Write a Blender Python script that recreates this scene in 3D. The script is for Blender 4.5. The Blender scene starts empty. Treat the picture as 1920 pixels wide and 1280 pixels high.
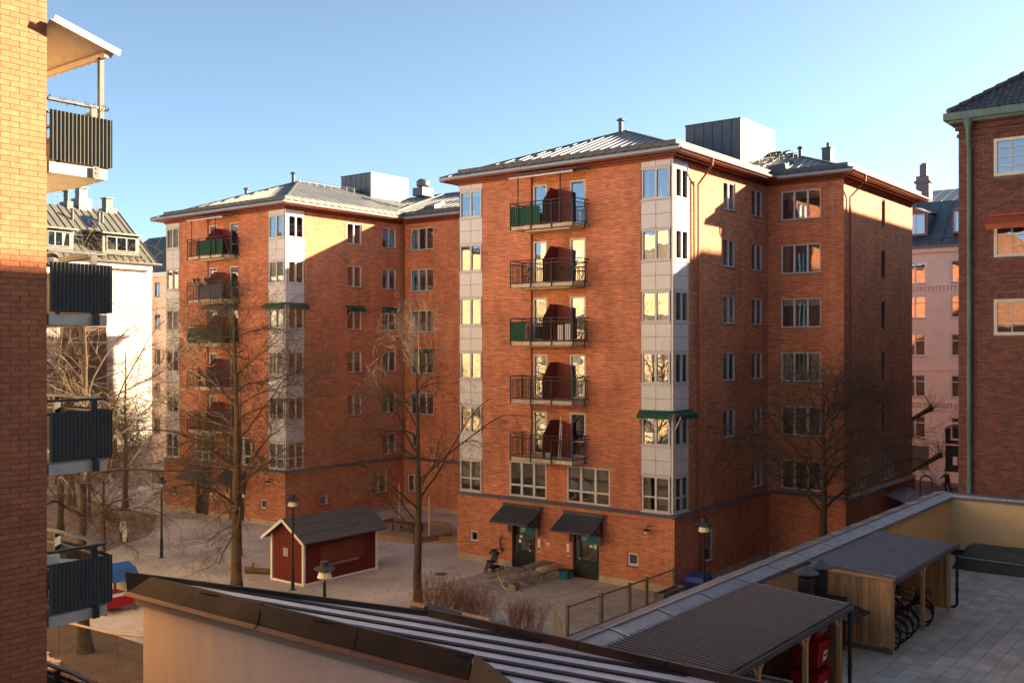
import bpy, bmesh, math, random
import numpy as np
from mathutils import Vector, Matrix
R = math.radians
random.seed(7); rng = np.random.default_rng(7)
scene = bpy.context.scene
col = scene.collection
# ------------------------------------------------------------------ camera
YAW = 37.96
cam_d = bpy.data.cameras.new('camera'); cam = bpy.data.objects.new('camera', cam_d); col.objects.link(cam)
cam.location = (0, 0, 11.2); cam.rotation_euler = (R(90), 0, R(YAW))
cam_d.sensor_width = 36; cam_d.lens = 35.42; cam_d.shift_y = 12/1920
cam_d.clip_start = .1; cam_d.clip_end = 3000
scene.camera = cam
# ------------------------------------------------------------------ light
EL, AZ = R(19.7), math.atan2(.6, .8)
w = bpy.data.worlds.new('World'); scene.world = w; w.use_nodes = True
nt = w.node_tree; bg = nt.nodes['Background']
sky = nt.nodes.new('ShaderNodeTexSky'); sky.sky_type = 'NISHITA'; sky.sun_disc = False
sky.sun_elevation = EL; sky.sun_rotation = AZ; sky.altitude = 0; sky.air_density = .45; sky.dust_density = 1.0; sky.ozone_density = 3
wb = nt.nodes.new('ShaderNodeMix'); wb.data_type = 'RGBA'; wb.blend_type = 'MULTIPLY'; wb.inputs[0].default_value = 1; wb.inputs[7].default_value = (.335, .385, .345, 1)
hs = nt.nodes.new('ShaderNodeHueSaturation'); hs.inputs['Saturation'].default_value = .80; nt.links.new(sky.outputs[0], hs.inputs['Color']); nt.links.new(hs.outputs[0], wb.inputs[6]); nt.links.new(wb.outputs[2], bg.inputs[0]); bg.inputs[1].default_value = .05
sd = bpy.data.lights.new('sun', 'SUN'); sd.energy = 1.9; sd.angle = R(.7); sd.color = (1, .78, .50)
so = bpy.data.objects.new('sun', sd); col.objects.link(so)
sv = Vector((.6*math.cos(EL), .8*math.cos(EL), math.sin(EL)))
so.rotation_euler = sv.to_track_quat('Z', 'Y').to_euler(); so.location = (0, 0, 60)
scene.view_settings.view_transform = 'Standard'; scene.view_settings.look = 'None'
scene.view_settings.exposure = 4.3; scene.view_settings.gamma = 1
scene.render.engine = 'CYCLES'
scene.cycles.max_bounces = 8; scene.cycles.transparent_max_bounces = 16

# ------------------------------------------------------------------ materials
def newmat(name):
    m = bpy.data.materials.new(name); m.use_nodes = True
    return m, m.node_tree, m.node_tree.nodes['Principled BSDF']
def plain(name, c, rough=.7, metal=0, var=.15, scale=3, bump=0, bscale=40, spec=.4, streak=False):
    m, t, b = newmat(name); N, L = t.nodes, t.links
    b.inputs['Roughness'].default_value = rough; b.inputs['Metallic'].default_value = metal
    b.inputs['Specular IOR Level'].default_value = spec
    tc = N.new('ShaderNodeTexCoord'); mp = N.new('ShaderNodeMapping'); L.new(tc.outputs['Object'], mp.inputs[0])
    if streak: mp.inputs['Scale'].default_value = (1, 1, .15)
    n = N.new('ShaderNodeTexNoise'); n.inputs['Scale'].default_value = scale; n.inputs['Detail'].default_value = 6; n.inputs['Roughness'].default_value = .65
    L.new(mp.outputs[0], n.inputs['Vector'])
    r = N.new('ShaderNodeValToRGB'); r.color_ramp.elements[0].position = .3; r.color_ramp.elements[1].position = .7
    r.color_ramp.elements[0].color = (*[v*(1-var) for v in c], 1); r.color_ramp.elements[1].color = (*[min(1, v*(1+var)) for v in c], 1)
    L.new(n.outputs[0], r.inputs[0]); L.new(r.outputs[0], b.inputs['Base Color'])
    if bump:
        n2 = N.new('ShaderNodeTexNoise'); n2.inputs['Scale'].default_value = bscale; n2.inputs['Detail'].default_value = 3
        L.new(tc.outputs['Object'], n2.inputs['Vector'])
        bp = N.new('ShaderNodeBump'); bp.inputs['Strength'].default_value = bump; bp.inputs['Distance'].default_value = .02
        L.new(n2.outputs[0], bp.inputs['Height']); L.new(bp.outputs[0], b.inputs['Normal'])
    return m
def brick_mat(name, c1, c2, mortar, bw=.25, bh=.0752, ms=.009, stain=.25, rough=.85, var2=None):
    m, t, b = newmat(name); N, L = t.nodes, t.links
    uv = N.new('ShaderNodeUVMap')
    br = N.new('ShaderNodeTexBrick'); br.offset = .5
    br.inputs['Scale'].default_value = 1; br.inputs['Brick Width'].default_value = bw; br.inputs['Row Height'].default_value = bh
    br.inputs['Mortar Size'].default_value = ms; br.inputs['Mortar Smooth'].default_value = .15; br.inputs['Bias'].default_value = 0
    br.inputs['Color1'].default_value = (*c1, 1); br.inputs['Color2'].default_value = (*c2, 1); br.inputs['Mortar'].default_value = (*mortar, 1)
    L.new(uv.outputs[0], br.inputs['Vector'])
    n = N.new('ShaderNodeTexNoise'); n.inputs['Scale'].default_value = .45; n.inputs['Detail'].default_value = 8; n.inputs['Roughness'].default_value = .6
    L.new(uv.outputs[0], n.inputs['Vector'])
    mr = N.new('ShaderNodeMapRange'); mr.inputs[1].default_value = .3; mr.inputs[2].default_value = .7; mr.inputs[3].default_value = 1-stain; mr.inputs[4].default_value = 1+stain*.6
    L.new(n.outputs[0], mr.inputs[0])
    # groups of bricks that came out of the kiln darker
    n3 = N.new('ShaderNodeTexNoise'); n3.inputs['Scale'].default_value = 1; n3.inputs['Detail'].default_value = 2
    mp3 = N.new('ShaderNodeMapping'); mp3.inputs['Scale'].default_value = (1.6, 7, 1); L.new(uv.outputs[0], mp3.inputs[0]); L.new(mp3.outputs[0], n3.inputs['Vector'])
    mr3 = N.new('ShaderNodeMapRange'); mr3.inputs[1].default_value = .35; mr3.inputs[2].default_value = .65; mr3.inputs[3].default_value = .78; mr3.inputs[4].default_value = 1.12
    L.new(n3.outputs[0], mr3.inputs[0])
    mu = N.new('ShaderNodeMath'); mu.operation = 'MULTIPLY'; L.new(mr.outputs[0], mu.inputs[0]); L.new(mr3.outputs[0], mu.inputs[1])
    mp4 = N.new('ShaderNodeMapping'); mp4.inputs['Scale'].default_value = (1.8, .16, 1); L.new(uv.outputs[0], mp4.inputs[0])
    n4 = N.new('ShaderNodeTexNoise'); n4.inputs['Scale'].default_value = 1; n4.inputs['Detail'].default_value = 5; L.new(mp4.outputs[0], n4.inputs['Vector'])
    mr4 = N.new('ShaderNodeMapRange'); mr4.inputs[1].default_value = .4; mr4.inputs[2].default_value = .62; mr4.inputs[3].default_value = .90; mr4.inputs[4].default_value = 1.03; L.new(n4.outputs[0], mr4.inputs[0])
    mu4 = N.new('ShaderNodeMath'); mu4.operation = 'MULTIPLY'; L.new(mu.outputs[0], mu4.inputs[0]); L.new(mr4.outputs[0], mu4.inputs[1]); mu = mu4
    mx = N.new('ShaderNodeVectorMath'); mx.operation = 'SCALE'; L.new(br.outputs['Color'], mx.inputs[0]); L.new(mu.outputs[0], mx.inputs['Scale'])
    L.new(mx.outputs[0], b.inputs['Base Color'])
    bp = N.new('ShaderNodeBump'); bp.invert = True; bp.inputs['Strength'].default_value = .6; bp.inputs['Distance'].default_value = .012
    L.new(br.outputs['Fac'], bp.inputs['Height']); L.new(bp.outputs[0], b.inputs['Normal'])
    b.inputs['Roughness'].default_value = rough; b.inputs['Specular IOR Level'].default_value = .3
    return m
def glass_mat(name, tint=(.55, .6, .6), base=.3, rough=.0):
    m = bpy.data.materials.new(name); m.use_nodes = True; t = m.node_tree; N, L = t.nodes, t.links
    N.remove(N['Principled BSDF']); out = N['Material Output']
    tr = N.new('ShaderNodeBsdfTransparent'); tr.inputs[0].default_value = (*tint, 1)
    gl = N.new('ShaderNodeBsdfGlossy'); gl.inputs['Roughness'].default_value = rough; gl.inputs[0].default_value = (.95, .97, 1, 1)
    fr = N.new('ShaderNodeFresnel'); fr.inputs[0].default_value = 1.55
    mr = N.new('ShaderNodeMapRange'); mr.inputs[1].default_value = 0; mr.inputs[2].default_value = 1; mr.inputs[3].default_value = base; mr.inputs[4].default_value = 1
    L.new(fr.outputs[0], mr.inputs[0])
    # panes are never dead flat
    tc = N.new('ShaderNodeTexCoord'); n = N.new('ShaderNodeTexNoise'); n.inputs['Scale'].default_value = .9; L.new(tc.outputs['Object'], n.inputs['Vector'])
    bp = N.new('ShaderNodeBump'); bp.inputs['Strength'].default_value = .25; bp.inputs['Distance'].default_value = .015; L.new(n.outputs[0], bp.inputs['Height']); L.new(bp.outputs[0], gl.inputs['Normal'])
    mi = N.new('ShaderNodeMixShader'); L.new(mr.outputs[0], mi.inputs[0]); L.new(tr.outputs[0], mi.inputs[1]); L.new(gl.outputs[0], mi.inputs[2])
    L.new(mi.outputs[0], out.inputs[0]); return m
def wood_mat(name, c, var=.3):
    m, t, b = newmat(name); N, L = t.nodes, t.links
    tc = N.new('ShaderNodeTexCoord'); mp = N.new('ShaderNodeMapping'); mp.inputs['Scale'].default_value = (9, 9, .8); L.new(tc.outputs['Object'], mp.inputs[0])
    oi = N.new('ShaderNodeObjectInfo'); ad = N.new('ShaderNodeVectorMath'); ad.operation = 'ADD'; L.new(mp.outputs[0], ad.inputs[0]); L.new(oi.outputs['Random'], ad.inputs[1])
    n = N.new('ShaderNodeTexNoise'); n.inputs['Scale'].default_value = 2; n.inputs['Detail'].default_value = 8; n.inputs['Distortion'].default_value = .8; L.new(ad.outputs[0], n.inputs['Vector'])
    r = N.new('ShaderNodeValToRGB'); r.color_ramp.elements[0].position = .3; r.color_ramp.elements[1].position = .75
    r.color_ramp.elements[0].color = (*[v*(1-var) for v in c], 1); r.color_ramp.elements[1].color = (*[v*(1+var) for v in c], 1)
    L.new(n.outputs[0], r.inputs[0])
    mr = N.new('ShaderNodeMapRange'); mr.inputs[3].default_value = .75; mr.inputs[4].default_value = 1.2; L.new(oi.outputs['Random'], mr.inputs[0])
    sc = N.new('ShaderNodeVectorMath'); sc.operation = 'SCALE'; L.new(r.outputs[0], sc.inputs[0]); L.new(mr.outputs[0], sc.inputs['Scale'])
    L.new(sc.outputs[0], b.inputs['Base Color']); b.inputs['Roughness'].default_value = .7
    bp = N.new('ShaderNodeBump'); bp.inputs['Strength'].default_value = .2; bp.inputs['Distance'].default_value = .005; L.new(n.outputs[0], bp.inputs['Height']); L.new(bp.outputs[0], b.inputs['Normal'])
    return m
def piece_mat(name, c1, c2, rough=.85, scale=6, bump=.4):
    """for bricks / slabs that are objects or islands of their own: colour differs from piece to piece"""
    m, t, b = newmat(name); N, L = t.nodes, t.links
    oi = N.new('ShaderNodeObjectInfo'); ge = N.new('ShaderNodeNewGeometry')
    ad = N.new('ShaderNodeMath'); ad.operation = 'ADD'; L.new(oi.outputs['Random'], ad.inputs[0]); L.new(ge.outputs['Random Per Island'], ad.inputs[1])
    fc = N.new('ShaderNodeMath'); fc.operation = 'FRACT'; L.new(ad.outputs[0], fc.inputs[0])
    mx = N.new('ShaderNodeMix'); mx.data_type = 'RGBA'; L.new(fc.outputs[0], mx.inputs[0]); mx.inputs[6].default_value = (*c1, 1); mx.inputs[7].default_value = (*c2, 1)
    n = N.new('ShaderNodeTexNoise'); n.inputs['Scale'].default_value = scale; n.inputs['Detail'].default_value = 8; n.inputs['Roughness'].default_value = .7; L.new(ge.outputs['Position'], n.inputs['Vector'])
    mr = N.new('ShaderNodeMapRange'); mr.inputs[1].default_value = .25; mr.inputs[2].default_value = .75; mr.inputs[3].default_value = .7; mr.inputs[4].default_value = 1.25; L.new(n.outputs[0], mr.inputs[0])
    sc = N.new('ShaderNodeVectorMath'); sc.operation = 'SCALE'; L.new(mx.outputs[2], sc.inputs[0]); L.new(mr.outputs[0], sc.inputs['Scale']); L.new(sc.outputs[0], b.inputs['Base Color'])
    b.inputs['Roughness'].default_value = rough; b.inputs['Specular IOR Level'].default_value = .3
    n2 = N.new('ShaderNodeTexNoise'); n2.inputs['Scale'].default_value = 60; L.new(ge.outputs['Position'], n2.inputs['Vector'])
    bp = N.new('ShaderNodeBump'); bp.inputs['Strength'].default_value = bump; bp.inputs['Distance'].default_value = .008; L.new(n2.outputs[0], bp.inputs['Height']); L.new(bp.outputs[0], b.inputs['Normal'])
    return m
M = {}
M['brickA'] = brick_mat('red_brickwork', (.58, .165, .066), (.42, .105, .042), (.70, .42, .28))
M['brickG'] = brick_mat('red_brickwork_low', (.54, .165, .070), (.42, .108, .048), (.66, .40, .27))
M['brickN'] = piece_mat('yellow_red_brick', (.40, .140, .068), (.33, .11, .055), scale=9)
M['mortarN'] = plain('brick_joint', (.16, .09, .06), .95)
M['brickNw'] = brick_mat('yellow_brickwork', (.40, .17, .085), (.33, .13, .065), (.25, .14, .09), bw=.34, bh=.1047)
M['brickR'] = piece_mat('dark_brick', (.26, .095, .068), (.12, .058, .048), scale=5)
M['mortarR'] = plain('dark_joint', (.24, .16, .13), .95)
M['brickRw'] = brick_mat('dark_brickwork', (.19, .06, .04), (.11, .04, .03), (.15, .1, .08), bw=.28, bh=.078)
M['panel'] = plain('grey_cladding', (.56, .55, .56), .38, 0, .06, 2)
M['joint'] = plain('cladding_joint', (.08, .08, .08), .7)
M['wframe'] = plain('window_frame_grey', (.52, .50, .50), .5, 0, .06)
M['wwhite'] = plain('window_frame_white', (.72, .70, .66), .5, 0, .06)
M['wcream'] = plain('window_frame_cream', (.66, .60, .46), .5, 0, .08)
M['glass'] = glass_mat('window_glass', (.65, .7, .7), .22)
M['glass2'] = glass_mat('window_glass_coated', (.6, .65, .65), .24)
M['room'] = plain('room_walls', (.20, .16, .13), .9, 0, .4, 1)
M['curtW'] = plain('white_curtain', (.62, .58, .50), .9, 0, .12, 8)
M['curtB'] = plain('beige_curtain', (.36, .30, .23), .9, 0, .15, 8)
M['curtD'] = plain('dark_curtain', (.10, .10, .11), .9, 0, .2, 8)
M['flash'] = plain('grey_flashing', (.13, .125, .135), .5, .3, .15)
M['plinth'] = plain('concrete_plinth', (.42, .33, .24), .9, 0, .2, 2, .3)
M['eave'] = plain('oxblood_eave', (.17, .040, .022), .6, 0, .1)
M['gutterW'] = plain('zinc_edge', (.26, .27, .29), .5, .2, .1)
M['roof'] = plain('zinc_roof', (.16, .17, .18), .45, .35, .25, .8)
M['seam'] = plain('roof_seam', (.10, .105, .11), .5, .3, .1)
M['guard'] = plain('roof_gutter_upstand', (.10, .10, .092), .7, .0, .25, 2)
M['dmetal'] = plain('dark_sheet_metal', (.07, .075, .085), .45, .4, .15, 1)
M['lmetal'] = plain('light_sheet_metal', (.12, .12, .12), .5, .3, .15, 1)
M['copperpipe'] = plain('brown_downpipe', (.22, .07, .038), .5, .2, .15)
M['railing'] = plain('black_railing', (.022, .022, .024), .5, .2, .1)
M['slab'] = plain('balcony_concrete', (.50, .42, .33), .9, 0, .3, 3, .3)
M['screen'] = plain('oxblood_screen', (.16, .022, .018), .6, 0, .1)
M['green'] = plain('green_cloth', (.008, .10, .055), .8, 0, .12)
M['blueg'] = plain('grey_blue_cloth', (.10, .13, .18), .8, 0, .12)
M['awng'] = plain('green_awning', (.01, .07, .045), .8, 0, .12)
M['awnr'] = plain('red_awning', (.42, .085, .04), .8, 0, .12)
M['white'] = plain('white_paint', (.75, .72, .67), .6, 0, .08)
M['black'] = plain('black_plastic', (.015, .015, .017), .5, 0, .2)
M['rubber'] = plain('tyre_rubber', (.018, .018, .018), .8, 0, .2)
M['steel'] = plain('galvanised_steel', (.42, .42, .42), .4, .8, .15)
M['chrome'] = plain('chrome', (.6, .6, .6), .2, 1, .1)
M['door'] = plain('dark_green_door', (.018, .030, .030), .35, 0, .15)
M['teal'] = plain('teal_sign', (.01, .17, .25), .5, 0, .06)
M['corrd'] = plain('charcoal_corrugated', (.075, .073, .064), .6, .0, .1, 4)
M['corrb'] = plain('beige_corrugated', (.55, .45, .36), .5, .1, .12, 4)
M['lslab'] = plain('light_slab', (.46, .43, .39), .85, 0, .15, 3, .2)
M['galv'] = plain('charcoal_bracket', (.05, .05, .055), .5, .4)
M['gravel'] = plain('courtyard_gravel', (.45, .40, .365), .95, 0, .32, .30, .5, 25)
M['soil'] = plain('dark_soil', (.095, .058, .042), .97, 0, .4, 1.2, .8, 12)
M['woodchip'] = plain('trodden_earth', (.22, .155, .12), .97, 0, .35, .8, .8, 14)
M['asph'] = plain('asphalt', (.09, .08, .075), .9, 0, .2, .5, .3)
M['path'] = plain('path_slabs', (.17, .125, .10), .9, 0, .2, 1.5, .3)
M['paveb'] = brick_mat('small_court_pavers', (.44, .38, .34), (.36, .31, .28), (.22, .19, .17), bw=.4, bh=.2, ms=.012, stain=.2)
M['paver'] = piece_mat('terrace_paver', (.50, .48, .45), (.36, .35, .33), .8, 1.5, .2)
M['grout'] = plain('terrace_joint', (.04, .04, .035), .95)
M['yellow'] = plain('ochre_render', (.66, .46, .23), .9, 0, .10, 1.2, .15, 60)
M['bounce_warm'] = plain('warm_bounce_render', (.80, .60, .36), .9, 0, .08, 1)  # warm pale colour for unseen walls that bounce sunlight into the yard
M['pink'] = plain('pink_render', (.76, .51, .39), .92, 0, .09, 2.2, .25, 90, streak=True)
M['cornice'] = plain('beige_cornice', (.36, .23, .16), .9, 0, .08, 1.2)
M['brownsheet'] = plain('brown_sheet', (.055, .034, .024), .42, .35, .45, .9, streak=False)
M['brownledge'] = plain('brown_gutter', (.16, .072, .036), .5, .3, .25, 2)
M['skysheen'] = plain('roof_sheet_sky_sheen', (.62, .58, .62), .45, .1, .12, 1.5)  # lilac sky reflection put into the base colour of the sheets
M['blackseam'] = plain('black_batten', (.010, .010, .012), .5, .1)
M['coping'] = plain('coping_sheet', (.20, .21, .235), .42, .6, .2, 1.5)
M['copseam'] = plain('coping_seam', (.36, .37, .40), .35, .7)
M['corrk'] = plain('black_corrugated', (.085, .083, .10), .5, .0, .2, 3)
M['wood'] = wood_mat('larch_boards', (.46, .27, .115))
M['woodl'] = wood_mat('pine_timber', (.55, .35, .17), .2)
M['woodg'] = wood_mat('grey_timber', (.20, .155, .115), .3)
M['woodo'] = wood_mat('sandbox_timber', (.28, .17, .085), .3)
M['redb'] = plain('falu_red_board', (.12, .014, .012), .75, 0, .12, 6)
M['shedroof'] = plain('bitumen_roof', (.10, .095, .10), .8, 0, .25, 4)
M['redbox'] = plain('red_plastic', (.36, .008, .010), .4, 0, .1)
M['tarp'] = plain('green_tarp', (.036, .050, .034), .5, 0, .25, 3, .5, 10)
M['bluebin'] = plain('blue_plastic', (.014, .035, .18), .45, 0, .1)
M['bark'] = plain('tree_bark', (.060, .040, .026), .95, 0, .35, 5, .8, 30)
M['barko'] = plain('mossy_bark', (.10, .062, .030), .95, 0, .4, 3, .8, 30)
M['twig'] = plain('twig_bark', (.095, .072, .055), .9, 0, .3, 5)
M['twigp'] = plain('pale_twig_bark', (.15, .115, .08), .9, 0, .25, 5)
M['shrub'] = plain('red_shrub_stem', (.15, .065, .045), .9, 0, .3, 5)
M['leaf'] = plain('brown_leaf', (.20, .085, .03), .9, 0, .4, 20)
M['plant'] = plain('green_leaf', (.03, .085, .02), .6, 0, .3, 10)
M['pale'] = plain('white_render', (.60, .54, .49), .9, 0, .06, 1)
M['palep'] = plain('pink_white_render', (.62, .51, .45), .9, 0, .08, 1)
M['zincb'] = plain('warm_zinc_roof', (.10, .097, .085), .55, .3, .12, 1)
M['slate'] = plain('blue_slate_sheet', (.13, .155, .18), .45, .5, .15, 1)
M['street'] = plain('salmon_render', (.72, .64, .52), .9, 0, .08, 1)
M['verdi'] = plain('green_copper', (.13, .20, .17), .65, .2, .25, 4, streak=True)
M['tile'] = piece_mat('dark_roof_tile', (.075, .072, .085), (.05, .042, .048), .5, 6)
M['redfr'] = plain('red_window_frame', (.16, .03, .02), .6)
M['brownw'] = plain('brown_panel', (.12, .06, .035), .7)
M['bluer'] = plain('blue_playhouse_roof', (.02, .10, .32), .5)
M['redp'] = plain('red_playhouse', (.38, .012, .02), .5)
M['lampw'] = plain('lamp_shade_white', (.70, .62, .50), .4)
M['lampd'] = plain('lamp_shade_dark', (.05, .052, .055), .4, .4)
M['cloth'] = plain('patterned_cloth', (.60, .56, .52), .9, 0, .45, 14)
M['skin'] = plain('skin', (.45, .26, .18), .6)
M['jacket'] = plain('dark_jacket', (.02, .022, .022), .8)
M['trous'] = plain('blue_trousers', (.02, .03, .07), .8)
M['stone'] = plain('pale_stone', (.48, .34, .26), .9, 0, .2, 4)
M['grilled'] = plain('dark_board', (.03, .028, .03), .7)
M['sand'] = plain('sand', (.26, .20, .14), .95, 0, .2, 2, .5)
M['yel'] = plain('yellow_sign', (.75, .45, .02), .5)
M['garage'] = plain('grey_green_gate', (.16, .14, .11), .7, 0, .15, 3)

# ------------------------------------------------------------------ mesh helpers
class Fr:
    """a wall face: u along it, z up, d outwards.  'S' faces -Y, 'E' +X, 'N' +Y, 'W' -X"""
    def __init__(s, side, c): s.side, s.c = side, c; s.flip = side in 'NW'
    def P(s, u, z, d=0):
        return {'S': (u, s.c-d, z), 'E': (s.c+d, u, z), 'N': (u, s.c+d, z), 'W': (s.c-d, u, z)}[s.side]
class MB:
    def __init__(s): s.v = []; s.f = []; s.m = []; s.mi = 0
    def add(s, vs, fs):
        o = len(s.v); s.v += [tuple(p) for p in vs]; s.f += [tuple(i+o for i in f) for f in fs]; s.m += [s.mi]*len(fs)
        return s
    def box(s, x0, x1, y0, y1, z0, z1):
        x0, x1 = min(x0, x1), max(x0, x1); y0, y1 = min(y0, y1), max(y0, y1); z0, z1 = min(z0, z1), max(z0, z1)
        return s.add([(x0,y0,z0),(x1,y0,z0),(x1,y1,z0),(x0,y1,z0),(x0,y0,z1),(x1,y0,z1),(x1,y1,z1),(x0,y1,z1)],
                     [(0,3,2,1),(4,5,6,7),(0,1,5,4),(1,2,6,5),(2,3,7,6),(3,0,4,7)])
    def fb(s, fr, u0, u1, z0, z1, d0, d1):
        a = fr.P(u0, z0, d0); b = fr.P(u1, z1, d1)
        return s.box(a[0], b[0], a[1], b[1], a[2], b[2])
    def quad(s, a, b, c, d): return s.add([a, b, c, d], [(0, 1, 2, 3)])
    def fq(s, fr, u0, u1, z0, z1, d=0):
        q = [fr.P(u0,z0,d), fr.P(u1,z0,d), fr.P(u1,z1,d), fr.P(u0,z1,d)]
        if fr.flip: q.reverse()
        return s.add(q, [(0,1,2,3)])
    def prism(s, poly, z0, z1):
        """poly: list of (x,y); z0/z1 number or function of (x,y)"""
        a = 0
        n = len(poly)
        for i in range(n): a += poly[i][0]*poly[(i+1) % n][1]-poly[(i+1) % n][0]*poly[i][1]
        if a < 0: poly = poly[::-1]
        g0 = z0 if callable(z0) else (lambda x, y: z0); g1 = z1 if callable(z1) else (lambda x, y: z1)
        vs = [(x, y, g0(x, y)) for x, y in poly]+[(x, y, g1(x, y)) for x, y in poly]
        fs = [tuple(range(n-1, -1, -1)), tuple(range(n, 2*n))]+[(i, (i+1) % n, n+(i+1) % n, n+i) for i in range(n)]
        return s.add(vs, fs)
    def tube(s, pts, r, k=8, cap=True):
        pts = [Vector(p) for p in pts]; n = len(pts)
        rs = r if isinstance(r, (list, tuple)) else [r]*n
        T = (pts[1]-pts[0]).normalized(); up = Vector((0,0,1)) if abs(T.z) < .9 else Vector((1,0,0))
        U = T.cross(up).normalized(); vs = []
        for i, p in enumerate(pts):
            T = (pts[min(i+1, n-1)]-pts[max(i-1, 0)]).normalized()
            U = (U-T*U.dot(T)).normalized(); V = T.cross(U)
            for j in range(k):
                a = 2*math.pi*j/k; vs.append(p+(U*math.cos(a)+V*math.sin(a))*rs[i])
        fs = [(i*k+j, i*k+(j+1) % k, (i+1)*k+(j+1) % k, (i+1)*k+j) for i in range(n-1) for j in range(k)]
        if cap: fs += [tuple(range(k-1, -1, -1)), tuple(range((n-1)*k, n*k))]
        return s.add(vs, fs)
    def bar(s, a, b, w, h=None):
        """rectangular bar from a to b, width w, height h"""
        h = h or w; a = Vector(a); b = Vector(b); T = (b-a).normalized(); up = Vector((0,0,1)) if abs(T.z) < .95 else Vector((0,1,0))
        U = T.cross(up).normalized()*w/2; V = U.cross(T).normalized()*h/2
        vs = [a-U-V, a+U-V, a+U+V, a-U+V, b-U-V, b+U-V, b+U+V, b-U+V]
        return s.add(vs, [(0,1,2,3),(7,6,5,4),(0,4,5,1),(1,5,6,2),(2,6,7,3),(3,7,4,0)])
    def lathe(s, prof, k=20, c=(0,0,0)):
        vs = []; 
        for r, z in prof:
            for j in range(k):
                a = 2*math.pi*j/k; vs.append((c[0]+r*math.cos(a), c[1]+r*math.sin(a), c[2]+z))
        n = len(prof)
        fs = [(i*k+j, i*k+(j+1) % k, (i+1)*k+(j+1) % k, (i+1)*k+j) for i in range(n-1) for j in range(k)]
        fs += [tuple(range(k-1, -1, -1)), tuple(range((n-1)*k, n*k))]
        return s.add(vs, fs)
    def torus(s, c, R0, r, axis='X', k=24, q=6):
        vs = []
        for i in range(k):
            a = 2*math.pi*i/k
            for j in range(q):
                b = 2*math.pi*j/q; rr = R0+r*math.cos(b); h = r*math.sin(b)
                x, y, z = (h, rr*math.cos(a), rr*math.sin(a)) if axis == 'X' else (rr*math.cos(a), h, rr*math.sin(a))
                vs.append((c[0]+x, c[1]+y, c[2]+z))
        fs = [(i*q+j, ((i+1) % k)*q+j, ((i+1) % k)*q+(j+1) % q, i*q+(j+1) % q) for i in range(k) for j in range(q)]
        return s.add(vs, fs)
    def wall(s, fr, u0, u1, z0, z1, ops=(), rev=.12):
        us = sorted({u0, u1, *[min(max(o[0], u0), u1) for o in ops], *[min(max(o[1], u0), u1) for o in ops]})
        zs = sorted({z0, z1, *[min(max(o[2], z0), z1) for o in ops], *[min(max(o[3], z0), z1) for o in ops]})
        for i in range(len(us)-1):
            for j in range(len(zs)-1):
                uc, zc = (us[i]+us[i+1])/2, (zs[j]+zs[j+1])/2
                if any(o[0] < uc < o[1] and o[2] < zc < o[3] for o in ops): continue
                s.fq(fr, us[i], us[i+1], zs[j], zs[j+1])
        for o in ops:
            r = o[4] if len(o) > 4 else rev
            P = fr.P
            qs = [[P(o[0],o[2],0),P(o[0],o[3],0),P(o[0],o[3],-r),P(o[0],o[2],-r)],
                  [P(o[1],o[2],-r),P(o[1],o[3],-r),P(o[1],o[3],0),P(o[1],o[2],0)],
                  [P(o[0],o[2],0),P(o[0],o[2],-r),P(o[1],o[2],-r),P(o[1],o[2],0)],
                  [P(o[0],o[3],-r),P(o[0],o[3],0),P(o[1],o[3],0),P(o[1],o[3],-r)]]
            for q in qs:
                if fr.flip: q.reverse()
                s.add(q, [(0,1,2,3)])
        return s
    def build(s, name, mat, parent=None, smooth=False, kind=None, label=None, off=None, link=True):
        me = bpy.data.meshes.new(name)
        v = np.array(s.v, dtype=float) if s.v else np.zeros((0, 3))
        if off is None and parent is not None: off = woff(parent)
        if off is not None: off = np.array(off); v = v-off
        me.from_pydata(v.tolist(), [], s.f)
        mats = mat if isinstance(mat, (list, tuple)) else [mat]
        for x in mats: me.materials.append(M[x] if isinstance(x, str) else x)
        if len(mats) > 1: me.polygons.foreach_set('material_index', s.m)
        if smooth: me.polygons.foreach_set('use_smooth', [True]*len(s.f))
        uvl = me.uv_layers.new(name='UVMap'); uvs = []
        o = np.array(off) if off is not None else np.zeros(3)
        for p in me.polygons:
            nx, ny, nz = p.normal
            a, b = (0, 1) if abs(nz) > .7 else ((1, 2) if abs(nx) > abs(ny) else (0, 2))
            for i in p.vertices: uvs += [v[i][a]+o[a], v[i][b]+o[b]]
        uvl.data.foreach_set('uv', uvs)
        me.update()
        ob = bpy.data.objects.new(name, me)
        if link: col.objects.link(ob)
        if parent is not None: ob.parent = parent
        if kind: ob['kind'] = kind
        if label: ob['label'] = label
        return ob
def woff(p):
    o = Vector((0, 0, 0))
    while p is not None: o += p.location; p = p.parent
    return o
def tag(o, label, cat, group=None):
    o['label'] = label; o['category'] = cat
    if group: o['group'] = group
    return o
def thing(name, label, cat, loc=(0, 0, 0), rz=0, group=None):
    o = bpy.data.objects.new(name, None); col.objects.link(o); o.location = loc; o.rotation_euler = (0, 0, rz); o.empty_display_size = .3
    return tag(o, label, cat, group)
def copy_tree(o, parent=None):
    c = o.copy(); col.objects.link(c); c.parent = parent
    for ch in list(o.children): copy_tree(ch, c)
    return c
def inst(src, name, parent, loc, rot=(0, 0, 0), scale=(1, 1, 1)):
    o = bpy.data.objects.new(name, src); col.objects.link(o); o.parent = parent
    o.location = loc; o.rotation_euler = rot; o.scale = scale; return o

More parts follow.
